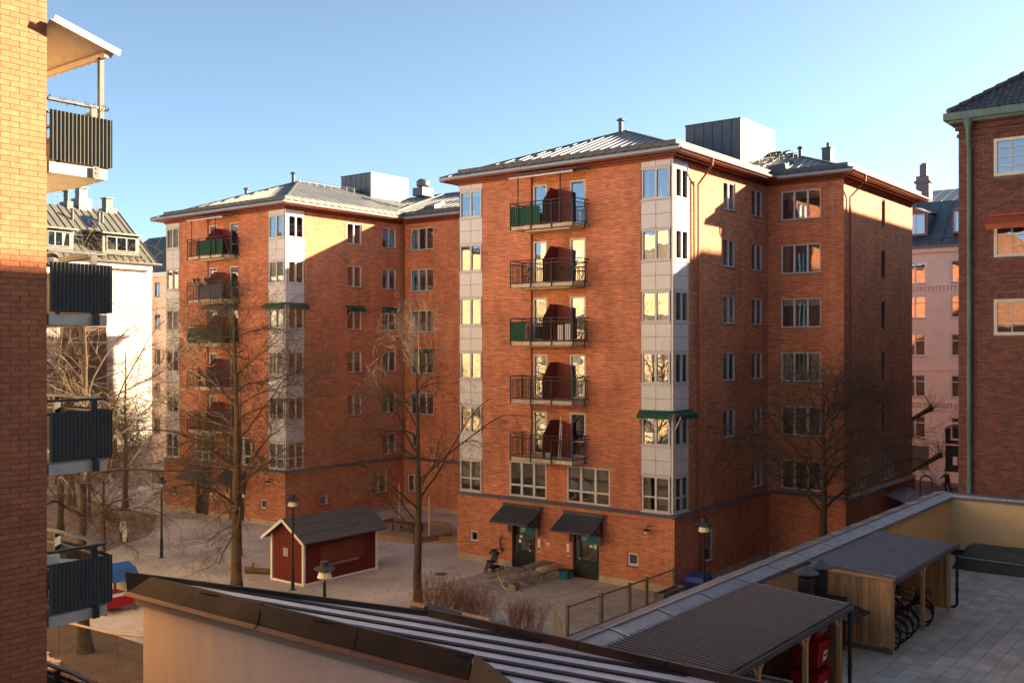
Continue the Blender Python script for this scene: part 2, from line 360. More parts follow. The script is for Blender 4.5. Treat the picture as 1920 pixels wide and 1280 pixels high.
# ------------------------------------------------------------------ windows
CUR = {'n': 0}
def curtain(pw, fr, a, b, z0, z1, d, mat):
    mb = MB(); n = max(4, int((b-a)/.05)); P = fr.P; vs = []
    for i in range(n+1):
        u = a+(b-a)*i/n; dd = d+.025*math.sin(i*2.4)
        vs += [P(u, z0, dd), P(u, z1, dd)]
    mb.add(vs, [(2*i, 2*i+2, 2*i+3, 2*i+1) for i in range(n)]); mb.build('curtain', mat, pw)
def window(par, fr, u0, u1, z0, z1, n=2, transom=None, rev=.10, fm='wframe', gm='glass', sill=True, dress=None, fw=.07, name='window', muntins=None, bar=.07):
    mb = MB(); d1 = -rev+.05; d0 = -rev-.04
    mb.fb(fr, u0, u0+fw, z0, z1, d0, d1); mb.fb(fr, u1-fw, u1, z0, z1, d0, d1)
    mb.fb(fr, u0+fw, u1-fw, z0, z0+fw, d0, d1); mb.fb(fr, u0+fw, u1-fw, z1-fw, z1, d0, d1)
    for i in range(1, n):
        u = u0+(u1-u0)*i/n; mb.fb(fr, u-bar*.75, u+bar*.75, z0+fw, z1-fw, d0, d1-.005)
    if transom: mb.fb(fr, u0+fw, u1-fw, transom-bar/2, transom+bar/2, d0, d1-.01)
    if muntins:
        cx, cz = muntins; sw = (u1-u0)/n
        for i in range(n):
            for c in range(1, cx): uu = u0+sw*i+sw*c/cx; mb.fb(fr, uu-.018, uu+.018, z0+fw, z1-fw, d0+.02, d1-.02)
        for c in range(1, cz): zz = z0+(z1-z0)*c/cz; mb.fb(fr, u0+fw, u1-fw, zz-.018, zz+.018, d0+.021, d1-.021)
    w = mb.build(name, fm, par)
    for i in range(n):
        a = u0+(u1-u0)*i/n+.03; b = u0+(u1-u0)*(i+1)/n-.03
        p = MB(); dd = -rev-.015+random.uniform(-.002, .002)
        e = [random.uniform(-.007, .007) for _ in range(2)]; q = [fr.P(a, z0+.03, dd+e[0]), fr.P(b, z0+.03, dd-e[0]), fr.P(b, z1-.03, dd-e[0]+e[1]), fr.P(a, z1-.03, dd+e[0]+e[1])]
        if fr.flip: q.reverse()
        p.add(q, [(0, 1, 2, 3)]); p.build('pane', gm, w)
    if sill:
        p = MB(); p.fb(fr, u0-.03, u1+.03, z0-.045, z0-.003, d1+.002, .05); p.build('sill', 'flash', w)
    p = MB(); a, b, e = u0-.02, u1+.02, -rev-1.0; P = fr.P; bk = d0-.004
    for q in ([P(a,z0,e),P(b,z0,e),P(b,z1,e),P(a,z1,e)], [P(a,z0,bk),P(a,z0,e),P(a,z1,e),P(a,z1,bk)], [P(b,z0,e),P(b,z0,bk),P(b,z1,bk),P(b,z1,e)],
              [P(a,z0,bk),P(b,z0,bk),P(b,z0,e),P(a,z0,e)], [P(a,z1,e),P(b,z1,e),P(b,z1,bk),P(a,z1,bk)]):
        p.add(q, [(0,1,2,3)])
    p.build('room', 'room', w)
    if dress is None: dress = random.choice(['sides', 'sides', 'blind', 'none', 'half', 'sides', 'left'])
    cd = d0-.10; cm = random.choice(['curtW', 'curtW', 'curtB', 'curtB', 'curtD']); W = u1-u0
    if dress in ('sides', 'left'): curtain(w, fr, u0+.03, u0+W*random.uniform(.14, .3), z0+.02, z1-.02, cd, cm)
    if dress == 'sides': curtain(w, fr, u1-W*random.uniform(.14, .3), u1-.03, z0+.02, z1-.02, cd, cm)
    if dress == 'full': curtain(w, fr, u0+.03, u1-.03, z0+.02, z1-.02, cd, 'curtW')
    if dress in ('blind', 'half'):
        h = random.uniform(.15, .35) if dress == 'blind' else random.uniform(.5, .8)
        q = MB(); q.fb(fr, u0+.04, u1-.04, z1-(z1-z0)*h, z1-.02, cd, cd+.012); q.build('blind', random.choice(['curtW', 'curtB']), w)
    if random.random() < .5 and (u1-u0) > 1:
        q = MB()
        for k in range(random.randint(1, 3)):
            uu = random.uniform(u0+.15, u1-.15); P0 = fr.P(uu, z0+.07, d0-.06)
            q.lathe([(.03, 0), (.05, .10), (.0, .10)], 6, P0)
            q.lathe([(.02, .10), (.10, .2), (.09, .3), (.0, .36)], 6, P0)
        q.build('potted_plant', 'plant' if random.random() < .6 else 'curtW', w)
    return w

# ------------------------------------------------------------------ roof sheets
def clip(poly, a, b, c):      # keep a*x+b*y+c >= 0
    out = []
    for i in range(len(poly)):
        p, q = poly[i], poly[(i+1) % len(poly)]
        sp = a*p[0]+b*p[1]+c; sq = a*q[0]+b*q[1]+c
        if sp >= 0: out.append(p)
        if (sp >= 0) != (sq >= 0):
            t = sp/(sp-sq); out.append((p[0]+(q[0]-p[0])*t, p[1]+(q[1]-p[1])*t))
    return out
def sheets(par, poly, zf, axis, w, mat='roof', seammat='seam', sh=.035, sw=.03, name='roof_sheet', t=.03):
    """strips of width w; axis 'X' = strips run along Y (divided along X), axis 'Y' = divided along Y"""
    i = 0 if axis == 'X' else 1
    lo = min(p[i] for p in poly); hi = max(p[i] for p in poly); n = int(math.ceil((hi-lo)/w)); k = 0
    for j in range(n):
        a, b = lo+j*w, lo+(j+1)*w-.004
        q = clip(poly, *((1, 0, -a) if i == 0 else (0, 1, -a))); q = clip(q, *((-1, 0, b) if i == 0 else (0, -1, b))) if q else q
        if len(q) < 3: continue
        mb = MB(); dz = random.uniform(0, .006); mb.prism(q, lambda x, y: zf(x, y)-t, lambda x, y: zf(x, y)+dz)
        ci = b-sw/2
        s_ = clip(q, *((1, 0, -(b-sw)) if i == 0 else (0, 1, -(b-sw))))
        mb.mi = 1
        if len(s_) >= 3: mb.prism(s_, lambda x, y: zf(x, y)+dz+.001, lambda x, y: zf(x, y)+sh)
        mb.build(name, [mat, seammat], par); k += 1
    return k
# ================================================================== SETTING
def struct(name, mb, mat): o = mb.build(name, mat); o['kind'] = 'structure'; return o
b = MB(); b.quad((-1500,-1500,-.012), (1500,-1500,-.012), (1500,1500,-.012), (-1500,1500,-.012)); struct('ground', b, 'asph')
b = MB(); b.prism([(-75,21.5),(-12,21.5),(-12,51.5),(-18.3,51.5),(-18.3,66),(-75,66)], -.3, 0); struct('courtyard_ground', b, 'gravel')
b = MB(); b.prism([(-60,12.0),(-22.3,12.0),(-22.3,21.45),(-60,21.45)], -.3, -.004); struct('planting_bed', b, 'soil')
b = MB(); b.prism([(-75,21.5),(-43.5,21.5),(-45.5,25),(-51,28.5),(-54,34),(-60,38.5),(-75,40)], -.1, .008); struct('tree_bed_soil', b, 'woodchip')
b = MB(); b.prism([(-60,13.5),(-30.5,17.6),(-28.2,18.1),(-24,16.8),(-22,14),(-22,11.5),(-60,11.5)], -.2, .01); struct('garden_path', b, 'path')
b = MB(); b.prism([(-31.9,33.5),(-22.25,33.5),(-22.25,40.6),(-31.9,40.6)], -.1, .006); struct('paved_court_strip', b, 'paveb')
b = MB(); b.prism([(-22.2,31),(-12,31),(-12,51),(-22.2,51)], -.1, .008); struct('side_yard_soil', b, 'soil')
b = MB(); b.prism([(-90,66.5),(80,66.5),(80,87.3),(-90,87.3)], -.2, .012); struct('street', b, 'asph')
b = MB(); b.prism([(-90,84.6),(80,84.6),(80,87.3),(-90,87.3)], -.1, .13); struct('street_pavement', b, 'path')

b = MB(); b.box(-32.0, -31.9, 33.4, 40.6, -.1, .02); b.box(-32.0, -22.3, 33.4, 33.5, -.1, .02); struct('kerb_strip', b, 'plinth')
for i, (x, y) in enumerate(((-34.3, 29.5), (-43.5, 36.2), (-33.5, 37.2))):
    m_ = MB(); m_.lathe([(.33, 0), (.33, .012), (.27, .012), (.27, .006), (0, .006)], 20, (x, y, .0)); o_ = m_.build('manhole_cover', 'asph', None); o_['label'] = ['round iron cover in the gravel behind the nearest lamp', 'round iron cover in the open gravel left of the red hut', 'round iron cover in the gravel before the pushchair'][i]; o_['category'] = 'manhole cover'; o_['group'] = 'iron covers in the courtyard'
# ================================================================== RED BRICK BLOCKS
XL, XC, XR, YA, YB, YN = -35.4, -22.5, -18.36, 40.8, 51.2, 62.8
ZT = lambda k: 5.27+2.85*(k-1)
WH = 1.42; ZW = 19.88; ZE = 20.22; SL = .389; OH = .75
def awning(par, fr, u0, u1, z, mat='awng', out=.38, drop=.24, name='awning'):
    mb = MB(); P = fr.P
    mb.fb(fr, u0-.05, u1+.05, z-.03, z+.08, .0, .12)
    q = [P(u0, z+.02, .12), P(u1, z+.02, .12), P(u1, z-drop+.12, out), P(u0, z-drop+.12, out)]
    q2 = [(p[0], p[1], p[2]-.03) for p in q]
    mb.add(q+q2, [(0,1,2,3),(7,6,5,4),(0,4,5,1),(1,5,6,2),(2,6,7,3),(3,7,4,0)])
    mb.fb(fr, u0, u1, z-drop-.06, z-drop+.12, out, out+.015)
    a = mb.build(name, mat, par)
    for u in (u0+.06, u1-.06): mb = MB(); mb.bar(P(u, z-drop+.05, out-.02), P(u, z-.85, .02), .03); mb.build('awning_arm', 'steel', a)
    return a
def bay(par, fr, u0, u1, levels=range(1, 7), side=False):
    """strip of grey cladding panels and windows"""
    back = MB(); ops = [(u0+.06, u1-.06, (3.62 if k == 1 else ZT(k)-WH), ZT(k), .1) for k in levels]
    back.wall(Fr(fr.side, fr.c-.05*(1 if fr.side in 'EN' else -1)), u0, u1, 3.56, ZW, ops)
    back.build('cladding_backing', 'joint', par)
    um = (u0+u1)/2; g = .013
    for k in levels:
        zt = ZT(k); zb = (3.62 if k == 1 else zt-WH)
        for q in ((zb-.07, zb-.01, .045), (zt+.01, zt+.06, .03)): bands = MB(); bands.fb(fr, u0, u1, q[0], q[1], -.05, q[2]); bands.build('cladding_band', 'panel', par)
        rows = [(zt+.08, zt+.08+.635), (zt+.08+.655, zt+2.85-WH-.09)] if k < 6 else [(zt+.08, ZW)]
        for r0, r1 in rows:
            for a, bq in ((u0+.02, um-g), (um+g, u1-.02)):
                p = MB(); p.fb(fr, a, bq, r0, r1, -.045, .0+random.uniform(0, .004)); p.build('cladding_panel', 'panel', par)
        ws = [d for d in WD] if False else None
        window(par, fr, u0+.06, u1-.06, zb, zt, 2, transom=4.3 if k == 1 else None, rev=.03, gm='glass2', sill=False, fw=.08)
def balcony(par, ox, k, cfg):
    zs = 5.8+2.85*(k-2); x0, x1, yf, yw = -30.85+ox, -27.15+ox, 39.5, YA
    mb = MB(); mb.box(x0, x1, yf, yw-.003, zs-.17, zs); mb.prism([(x0+.5, yf+.45), (x1-.5, yf+.45), (x1-.3, yw-.003), (x0+.3, yw-.003)], zs-.26, zs-.171)
    B = mb.build('balcony', 'slab', par)
    r = MB(); f = yf-.04
    pts = [(x0-.04, yw-.01), (x0-.04, f), (x1+.04, f), (x1+.04, yw-.01)]
    for a, c in zip(pts, pts[1:]):
        r.bar((*a, zs+1.15), (*c, zs+1.15), .05, .04); r.bar((*a, zs+.98), (*c, zs+.98), .035); r.bar((*a, zs+.06), (*c, zs+.06), .035)
    n = 3
    for i in range(n+1):
        x = x0-.03+(x1-x0+.06)*i/n; r.bar((x, f-.01, zs-.2), (x, f-.01, zs+1.14), .045)
    for x in (x0-.05, x1+.05):
        for y in (yw-.35,): r.bar((x, y, zs-.2), (x, y, zs+1.14), .045)
    r.build('railing', 'railing', B)
    q = MB()
    for i in range(1, 34):
        x = x0+(x1-x0)*i/34; q.bar((x, f, zs+.06), (x, f, zs+.98), .018)
    for x in (x0-.04, x1+.04):
        for i in range(1, 12): y = f+(yw-f)*i/12; q.bar((x, y, zs+.06), (x, y, zs+.98), .018)
    q.build('balusters', 'railing', B, kind='stuff')
    # privacy screen with a stepped top
    s_ = MB(); xm = -28.95+ox
    for i in range(11):
        y = yw-.03-i*.115; h = 1.85-.0*i if i < 6 else 1.85-.13*(i-5)
        s_.box(xm-.012, xm+.012, y-.10, y, zs+.05, zs+h)
    for i in range(7):
        x = xm+.02+i*.115; h = 1.86-.03*i
        s_.box(x, x+.10, yw-.05, yw-.03, zs+.05, zs+h)
    s_.bar((xm+.03, yw, zs+.6), (xm+.03, yw-1.2, zs+.6), .03, .05); s_.build('privacy_screen', 'screen', B)
    for mat, a, c, lo, hi in cfg.get('cloth', ()):
        m = MB(); n = 14; vs = []
        for i in range(n+1):
            x = a+(c-a)*i/n+ox; y = f+.035+.008*math.sin(i*1.9+k); vs += [(x, y, zs+lo), (x, y, zs+hi)]
        m.add(vs, [(2*i, 2*i+2, 2*i+3, 2*i+1) for i in range(n)]); m.build('windbreak_cloth', mat, B)
    for mat, a, c in cfg.get('sidecloth', ()):
        m = MB(); m.box(x0-.06, x0-.052, a, c, zs+.08, zs+.95); m.build('windbreak_cloth', mat, B)
    if cfg.get('canopy'):
        m = MB(); n = 60; vs = []
        for i in range(n+1):
            x = x0-.2+(x1-x0+.2)*i/n; d = .03*math.cos(i*math.pi); vs += [(x, yw, zs+2.75+d), (x, yf-.15, zs+2.5+d)]
        m.add(vs, [(2*i, 2*i+2, 2*i+3, 2*i+1) for i in range(n)]); cn = m.build('canopy', 'gutterW', B)
        m = MB(); m.box(x0-.15, x1+.0, yf-.05, yf+.03, zs+2.36, zs+2.45); m.box(x0-.15, x1, yw-.1, yw-.02, zs+2.60, zs+2.69)
        for x in (x0+.4, x1-.75): m.bar((x, yf, zs+2.4), (x, yw-.02, zs+2.62), .05)
        m.build('canopy_beam', 'corrb', cn)
        for x in (x0+.45, x1-.7): m = MB(); m.bar((x, f-.02, zs), (x, f-.02, zs+2.38), .045); m.build('canopy_post', 'railing', B)
    return zs
def gutter_guard(par, a, b_, n):
    """raised standing gutter along an eave from a to b_, set back on the roof"""
    a = Vector(a); b_ = Vector(b_); d = (b_-a); L = d.length; d.normalize(); m = MB(); k = int(L/.62)
    for i in range(k):
        p = a+d*(L*i/k+.006); q = a+d*(L*(i+1)/k-.012)
        m.bar(p+Vector((0, 0, .10)), q+Vector((0, 0, .10)), .035, .20)
        m.bar(p+Vector((0, 0, .215)), q+Vector((0, 0, .215)), .07, .035)
        m.bar(q+Vector((n[0]*.05, n[1]*.05, .02)), q+Vector((n[0]*.01, n[1]*.01, .2)), .02, .12)
    m.build('snow_gutter', 'guard', par)
def downpipe(par, pts, r=.055, mat='copperpipe', rings=True):
    m = MB(); m.tube(pts, r, 8)
    if rings:
        a, c = Vector(pts[-2]), Vector(pts[-1]); L = abs(a.z-c.z); n = int(L/2)
        for i in range(n): z = c.z+.7+i*2; m.lathe([(r+.018, 0), (r+.018, .05)], 8, (c.x, c.y, z))
    return m.build('downpipe', mat, par)
def canopy_roof(par, fr, u0, u1, zw, zo, out, door_u):
    m = MB(); n = 22; P = fr.P; vs = []
    for i in range(2*n+1):
        u = u0+(u1-u0)*i/(2*n); d = .035 if i % 2 else 0
        vs += [P(u, zw+d, .17), P(u, zo+d, out)]
    m.add(vs, [(2*i, 2*i+2, 2*i+3, 2*i+1) for i in range(2*n)])
    q = [P(u0, zw-.02, .17), P(u1, zw-.02, .17), P(u1, zo-.02, out), P(u0, zo-.02, out)]; q2 = [(p[0], p[1], p[2]-.05) for p in q]
    m.add(q+q2, [(0,1,2,3),(7,6,5,4),(0,4,5,1),(1,5,6,2),(2,6,7,3),(3,7,4,0)])
    m.fb(fr, u0, u1, zw-.02, zw+.14, .151, .22); m.fb(fr, u0, u1, zo-.09, zo+.01, out-.02, out+.05)
    c = m.build('door_canopy', 'dmetal', par)
    for u in (u0+.42, u1-.15):
        m = MB(); m.fb(fr, u-.05, u+.05, zw-1.35, zw-.1, .152, .24)
        m.bar(P(u, zw-.9, .24), P(u, zo-.05+.14, out-.35), .08, .1); m.bar(P(u, zw-.2, .24), P(u, zo+.02, out-.1), .08, .1); m.build('canopy_bracket', 'dmetal', c)
def block(ox, label, first):
    T = thing('apartment_building', label, 'apartment building', (-28.95+ox, 50, 0), group='red brick apartment blocks round the courtyard')
    A = Fr('S', YA); Bf = Fr('E', XC+ox); C = Fr('S', YB); D = Fr('E', XR); W = Fr('W', XL+ox)
    # ---- upper walls
    ra, rb = -30.62+ox, -27.30+ox
    w1 = [(-32.0+ox, -29.65+ox, 3.62, 5.42), (-28.4+ox, -25.9+ox, 3.62, 5.42)]
    m = MB(); m.wall(A, -33.8+ox, -24.2+ox, 3.5, ZW, w1+[(ra, rb, 5.72, ZW)], .13)
    wallA = m.build('wall', 'brickA', T)
    doors = []
    for k in range(2, 7):
        zs = 5.8+2.85*(k-2); doors += [(-30.55+ox, -29.68+ox, zs+.06, zs+2.22), (-28.30+ox, -27.36+ox, zs+.06, zs+2.22)]
    m = MB(); RB = Fr('S', YA+.13); m.wall(RB, ra, rb, 5.72, ZW, doors, .08); m.build('recess_wall', 'brickA', T)
    for o in doors:
        window(T, RB, o[0], o[1], o[2], o[3], 1, transom=o[2]+.75 if random.random() < .4 else None, rev=.03, gm='glass2', sill=False, fw=.09, name='balcony_door', dress=random.choice(['none', 'half', 'full', 'blind', 'left']))
    for u0, u1, z0, z1 in w1: window(T, A, u0, u1, z0, z1, 3, transom=z0+.58, rev=.06, dress=random.choice(['blind', 'none']), fw=.08, bar=.09)
    bay(T, A, XL+ox, -33.8+ox); bay(T, A, -24.2+ox, XC-.1+ox); bay(T, Bf, YA+.1, 42.3)
    m = MB(); m.box(XC-.09+ox, XC+.0+ox, YA-.0, YA+.09, 3.56, ZW); m.build('corner_post', 'panel', T)
    wb = [(u0, u1, ZT(k)-WH, ZT(k)) for k in range(2, 7) for u0, u1 in ((45.92, 47.27), (49.2, 50.55))]
    if first: pass
    m = MB(); m.wall(Bf, 42.3, YB, 3.5, ZW, wb+([(49.2, 50.55, ZT(1)-WH, ZT(1))]), .13); m.build('wall', 'brickA', T)
    for o in wb+[(49.2, 50.55, ZT(1)-WH, ZT(1))]: window(T, Bf, *o[:4], 2, rev=.10)
    # bar, front
    xr = XR if first else XL; wc = [(XC+ox+.75+dx, XC+ox+2.93+dx, ZT(k)-1.55, ZT(k)) for k in range(1, 7) for dx in ((0,) if first else (0, 5.1))]
    if not first: wc = [o for o in wc if not (abs(o[0]-(XC+ox+.75)) < .1 and o[3] < 6)]
    small = [] if first else [(-48.9, -48.1, 4.3, 5.2)]
    m = MB(); m.wall(C, XC+ox, xr, 3.5, ZW, wc+small, .13); m.build('wall', 'brickA', T)
    for o in wc: window(T, C, *o, 3, rev=.10)
    for o in small: window(T, C, *o, 1, rev=.10)
    XB = XL+ox if first else -60.5
    m = MB(); m.wall(W, YA, YN if first else YB+1.4, 0, ZW); m.build('wall', 'brickA', T)
    if not first: m = MB(); m.wall(Fr('W', XB), YB+1.4, YN, 0, ZW); m.wall(Fr('N', YB+1.4), XL+ox, XB, 0, ZW); m.build('wall', 'brickA', T)
    m = MB(); m.wall(Fr('N', YN), XB, xr, 0, ZW); m.build('wall', 'brickA', T)
    if first:
        wd = [(57.15, 57.75, ZT(k)-1.5, ZT(k)) for k in range(2, 7)]; wd1 = [(53.6, 55.2, 3.75, 5.3), (57.3, 59.3, 3.75, 5.3)]
        m = MB(); m.wall(D, YB, YN, 3.5, ZW, wd+wd1, .15); m.build('wall', 'brickA', T)
        for o in wd: window(T, D, *o, 1, rev=.12, fm='dmetal')
        for o in wd1: window(T, D, *o, 3, rev=.08)
    # ---- ground floor, slightly proud
    G = .15
    dd = [(-31.72+ox, -30.22+ox, .02, 2.25), (-27.95+ox, -26.42+ox, .02, 2.25)]
    sw = [(-34.55+ox, -34.0+ox, 1.0, 1.6), (-24.85+ox, -24.25+ox, 1.0, 1.62)]
    Ag = Fr('S', YA-G); Bg = Fr('E', XC+G+ox); Cg = Fr('S', YB-G); Dg = Fr('E', XR+G)
    m = MB(); m.wall(Ag, XL+ox-.01, XC+G+ox, 0, 3.42, dd+sw, .2); m.build('ground_floor_wall', 'brickG', T)
    bw = [(43.6, 44.5, .95, 2.6)] if first else [(43.4, 44.1, 1.1, 1.7), (48.0, 49.5, 1.3, 2.9)]
    m = MB(); m.wall(Bg, YA-G, YB-G, 0, 3.42, bw, .15); m.build('ground_floor_wall', 'brickG', T)
    for o in bw: window(T, Bg, *o, 1 if o[1]-o[0] < 1 else 2, rev=.1)
    m = MB(); xg = XR+G if first else XL
    cw = [] if first else [(-49.1, -47.9, 1.2, 2.4), (-42.4, -40.7, .9, 2.9)]
    m.wall(Cg, XC+G+ox, xg, 0, 3.42, cw, .15); m.build('ground_floor_wall', 'brickG', T)
    for o in cw: window(T, Cg, *o, 2, rev=.1)
    if first: m = MB(); m.wall(Dg, YB-G, YN, 0, 3.42); m.build('ground_floor_wall', 'brickG', T)
    for o in sw: window(T, Ag, *o, 1, rev=.12, fw=.1)
    # flashing ledge + small corbel
    m = MB(); e = .24
    pl = [(XL+ox, YA-e), (XC+e+ox, YA-e), (XC+e+ox, YB-e), (xg+(.09 if first else 0), YB-e)]+([(XR+e, YN)] if first else [])
    for a, c in zip(pl, pl[1:]):
        if a[1] == c[1]: m.prism([(a[0], a[1]), (c[0], a[1]), (c[0], a[1]+e-.002), (a[0], a[1]+e-.002)], 3.42, lambda x, y, q=a[1]: 3.45+(y-q)*.6)
        else: m.prism([(a[0], a[1]), (a[0], c[1]), (a[0]-e+.002, c[1]), (a[0]-e+.002, a[1])], 3.42, lambda x, y, q=a[0]: 3.45+(q-x)*.6)
    m.build('flashing', 'flash', T)
    m = MB(); e = .20
    m.box(XL+ox, XC+e+ox, YA-e, YA-G, 3.25, 3.418); m.box(XC+G+ox, XC+e+ox, YA-G, YB-e, 3.25, 3.418); m.box(XC+e+ox, xg, YB-e, YB-G, 3.25, 3.418)
    m.build('brick_corbel', 'brickG', T)
    m = MB(); e = .17
    segs = [(XL+ox-.02, -31.72+ox), (-30.22+ox, -27.95+ox), (-26.42+ox, XC+e+ox)]
    for a, c in segs: m.box(a, c, YA-e, YA-G+.01, 0, .33)
    m.box(XC+G-.01+ox, XC+e+ox, YA-G+.011, YB-e, 0, .33); m.box(XC+e+ox, xg, YB-e, YB-G+.01, 0, .33)
    m.build('plinth', 'plinth', T)
    for fr_, u_ in ([(C, XR-.6), (Ag, XC-.28), (Bf, 50.9)] if first else [(Bf, 50.9), (C, -46.0)]):
        m = MB(); m.fb(fr_, u_, u_+.018, 3.62 if fr_ is not Ag else .34, ZW-.05 if fr_ is not Ag else 3.24, .0005, .003); m.build('movement_joint', 'plinth', T)
    # ---- doors
    for i, o in enumerate(dd):
        u0, u1, z0, z1 = o
        m = MB(); P = Ag.P
        m.fb(Ag, u0, u0+.08, z0, z1, -.2, -.1); m.fb(Ag, u1-.08, u1, z0, z1, -.2, -.1); m.fb(Ag, u0+.08, u1-.08, z1-.08, z1, -.2, -.1); m.fb(Ag, u0+.08, u0+.32, z0, .85, -.19, -.13)
        m.fb(Ag, u0+.3, u0+.36, z0, z1-.08, -.2, -.11); m.fb(Ag, u0+.36, u1-.08, z0, .95, -.18, -.13); m.fb(Ag, u0+.36, u0+.46, .95, z1-.08, -.18, -.13); m.fb(Ag, u1-.2, u1-.08, .95, z1-.08, -.18, -.13)
        d = m.build('entrance_door', 'door', T)
        m = MB(); m.fq(Ag, u0+.08, u1-.08, .85, z1-.08, -.165); m.build('door_glass', 'glass', d)
        m = MB(); m.fq(Ag, u0, u1, z0, z1, -.6); m.build('hall_wall', 'room', d)
        m = MB(); m.fb(Ag, u0+.42, u1-.1, z1-.52, z1-.12, -.125, -.115); s_ = m.build('door_sign', 'teal', d)
        m = MB(); m.fb(Ag, u0+.46, u0+.80, z1-.26, z1-.215, -.1145, -.112); m.fb(Ag, u0+.46, u0+.74, z1-.37, z1-.325, -.1145, -.112); m.build('sign_lettering', 'white', s_)
        m = MB(); m.fb(Ag, u0+.40+.5*i, u0+.58+.5*i, z1-.70, z1-.58, -.122, -.118); m.fb(Ag, u0+.36+.8*i, u0+.50+.82*i, z1-.98+.25*i, z1-.78+.25*i, -.122, -.118); m.build('paper_notice', 'white', d)
        m = MB(); cx = u1-.30-.75*i; pts = [P(cx+.16*math.cos(a), 1.12+.2*math.sin(a), -.06) for a in [math.pi*(.5+.1*j) for j in range(11)]]
        m.tube(pts, .014, 6); m.build('door_handle', 'chrome', d)
        canopy_roof(T, Ag, u0-.42, u1+.5-.1*i, 3.16-.03*i, 2.52-.03*i, 1.3, (u0+u1)/2)
        m = MB(); ux = u1+.18 if i == 0 else u0-.32; m.fb(Ag, ux, ux+.15, 1.0, 1.62, .0, .05); ic = m.build('intercom_box', 'white', T)
        m = MB(); m.fb(Ag, ux+.03, ux+.12, 1.04, 1.22, .051, .056); m.build('intercom_button', 'black', ic)
    # pram sign painted on the wall between the doors
    m = MB(); cx = -29.45+ox
    m.add([Ag.P(cx+.10*math.cos(a), 1.42+.10*math.sin(a), .004) for a in [math.pi*j/8-.3 for j in range(9)]]+[Ag.P(cx, 1.42, .004)], [tuple(range(10))])
    m.bar(Ag.P(cx-.10, 1.38, .006), Ag.P(cx-.2, 1.62, .006), .012, .02); m.fb(Ag, cx-.1, cx+.1, 1.34, 1.37, .003, .008)
    for sx in (-.07, .07): m.lathe([(.0, 0), (.035, .0), (.035, .01), (0, .01)], 8, (cx+sx, YA-G-.006, 1.25))
    m.build('pram_symbol', 'white', T)
    # wall lamp near the corner
    m = MB(); lx = -23.6+ox; P = Ag.P
    m.tube([P(lx, 2.95, 0), P(lx, 3.02, .2), P(lx, 2.98, .35)], .03, 6); m.lathe([(.0, .14), (.1, .12), (.22, .03), (.0, .02)], 14, P(lx, 2.78, .36)); wl = m.build('wall_lamp', 'lampd', T)
    m = MB(); m.lathe([(.07, .02), (.10, -.1), (.0, -.1)], 12, P(lx, 2.78, .36)); m.build('lamp_shade', 'lampw', wl)
    if first: awning(T, A, -24.2, XC-.02, ZT(2)+.12); awning(T, Bf, YA+.02, 42.4, ZT(2)+.12)
    else:
        awning(T, A, -24.3+ox, XC-.02+ox, ZT(4)+.12); awning(T, Bf, YA+.02, 42.4, ZT(4)+.12)
        awning(T, Bf, 45.9, 47.35, ZT(4)+.1); awning(T, Bf, 49.2, 50.6, ZT(4)+.1); awning(T, C, XC+ox+.7, XC+ox+3.0, ZT(3)+.06, out=.25, drop=.12); awning(T, C, XC+ox+5.8, XC+ox+8.1, ZT(3)+.06, out=.25, drop=.12)
    # ---- balconies
    if first:
        cf = {6: dict(cloth=[('green', -30.9, -29.1, .08, .93)], sidecloth=[('green', 39.5, 40.6)], canopy=True), 5: {}, 4: dict(cloth=[('green', -30.9, -30.0, .08, .93)], sidecloth=[('green', 39.5, 40.6)]), 3: {}, 2: {}}
    else:
        cf = {6: dict(cloth=[('green', -29.9, -27.1, .05, .98)], canopy=True), 5: dict(cloth=[('blueg', -29.8, -27.1, .05, .96)]), 4: dict(cloth=[('green', -30.9, -27.1, .05, .96)], sidecloth=[('green', 39.5, 40.6)]), 3: {}, 2: {}}
    for k in cf: balcony(T, ox, k, cf[k])
    if not first:
        BB = Fr('S', 40.9); awning(T, A, -30.0+ox, -28.3+ox, ZT(4)+.3, out=.9, drop=.35); awning(T, A, -28.1+ox, -27.1+ox, ZT(4)+.35, out=.9, drop=.75)
    # ---- eaves: stepped cornice boards and soffit
    def eave_run(a, c, n):
        m = MB(); dx, dy = c[0]-a[0], c[1]-a[1]
        for off, z0, z1 in ((.14, ZW-.0, ZW+.1), (.34, ZW+.101, ZW+.17), (OH, ZW+.171, ZW+.25)):
            if dx: m.box(a[0]+(-off if n == 'L' else 0), c[0], min(a[1], a[1]), a[1]-off, z0, z1)
            else: m.box(a[0], a[0]+off, a[1]-0, c[1], z0, z1)
        return m
    xo = XR if first else XL+.0
    tiers = ((.10, ZW-.03, ZW+.08), (.30, ZW+.081, ZW+.15), (OH, ZW+.151, ZW+.22))
    m = MB()
    for of, z0, z1 in tiers:
        m.box(XL-of+ox, XC+of+ox, YA-of, YB, z0, z1)
        m.box(XB+.001, xo+(of if first else 0), YB-of, YN+of, z0+.0005, z1-.0005)
    m.build('eave', 'eave', T)
    m = MB(); o2 = OH+.03
    m.box(XL-o2+ox, XC+OH+ox, YA-o2-.002, YA-OH, ZW+.23, ZE+.02)
    m.box(XC+OH+ox, xo+(OH if first else 0), YB-o2, YB-OH, ZW+.23, ZE+.02)
    m.build('eave_gutter', ['gutterW'], T)
    m = MB(); m.tube([(XC+OH+.06+ox, YA-OH, ZE-.08), (XC+OH+.06+ox, YB-OH, ZE-.08)], .06, 8)
    if first: m.tube([(XR+OH+.06, YB-OH, ZE-.08), (XR+OH+.06, YN+OH, ZE-.08)], .06, 8)
    m.build('hanging_gutter', 'copperpipe', T)
    # ---- roof sheets
    hw = (XC-XL)/2+OH; xm = (XC+XL)/2+ox; y0 = YA-OH; zE = ZE+.02
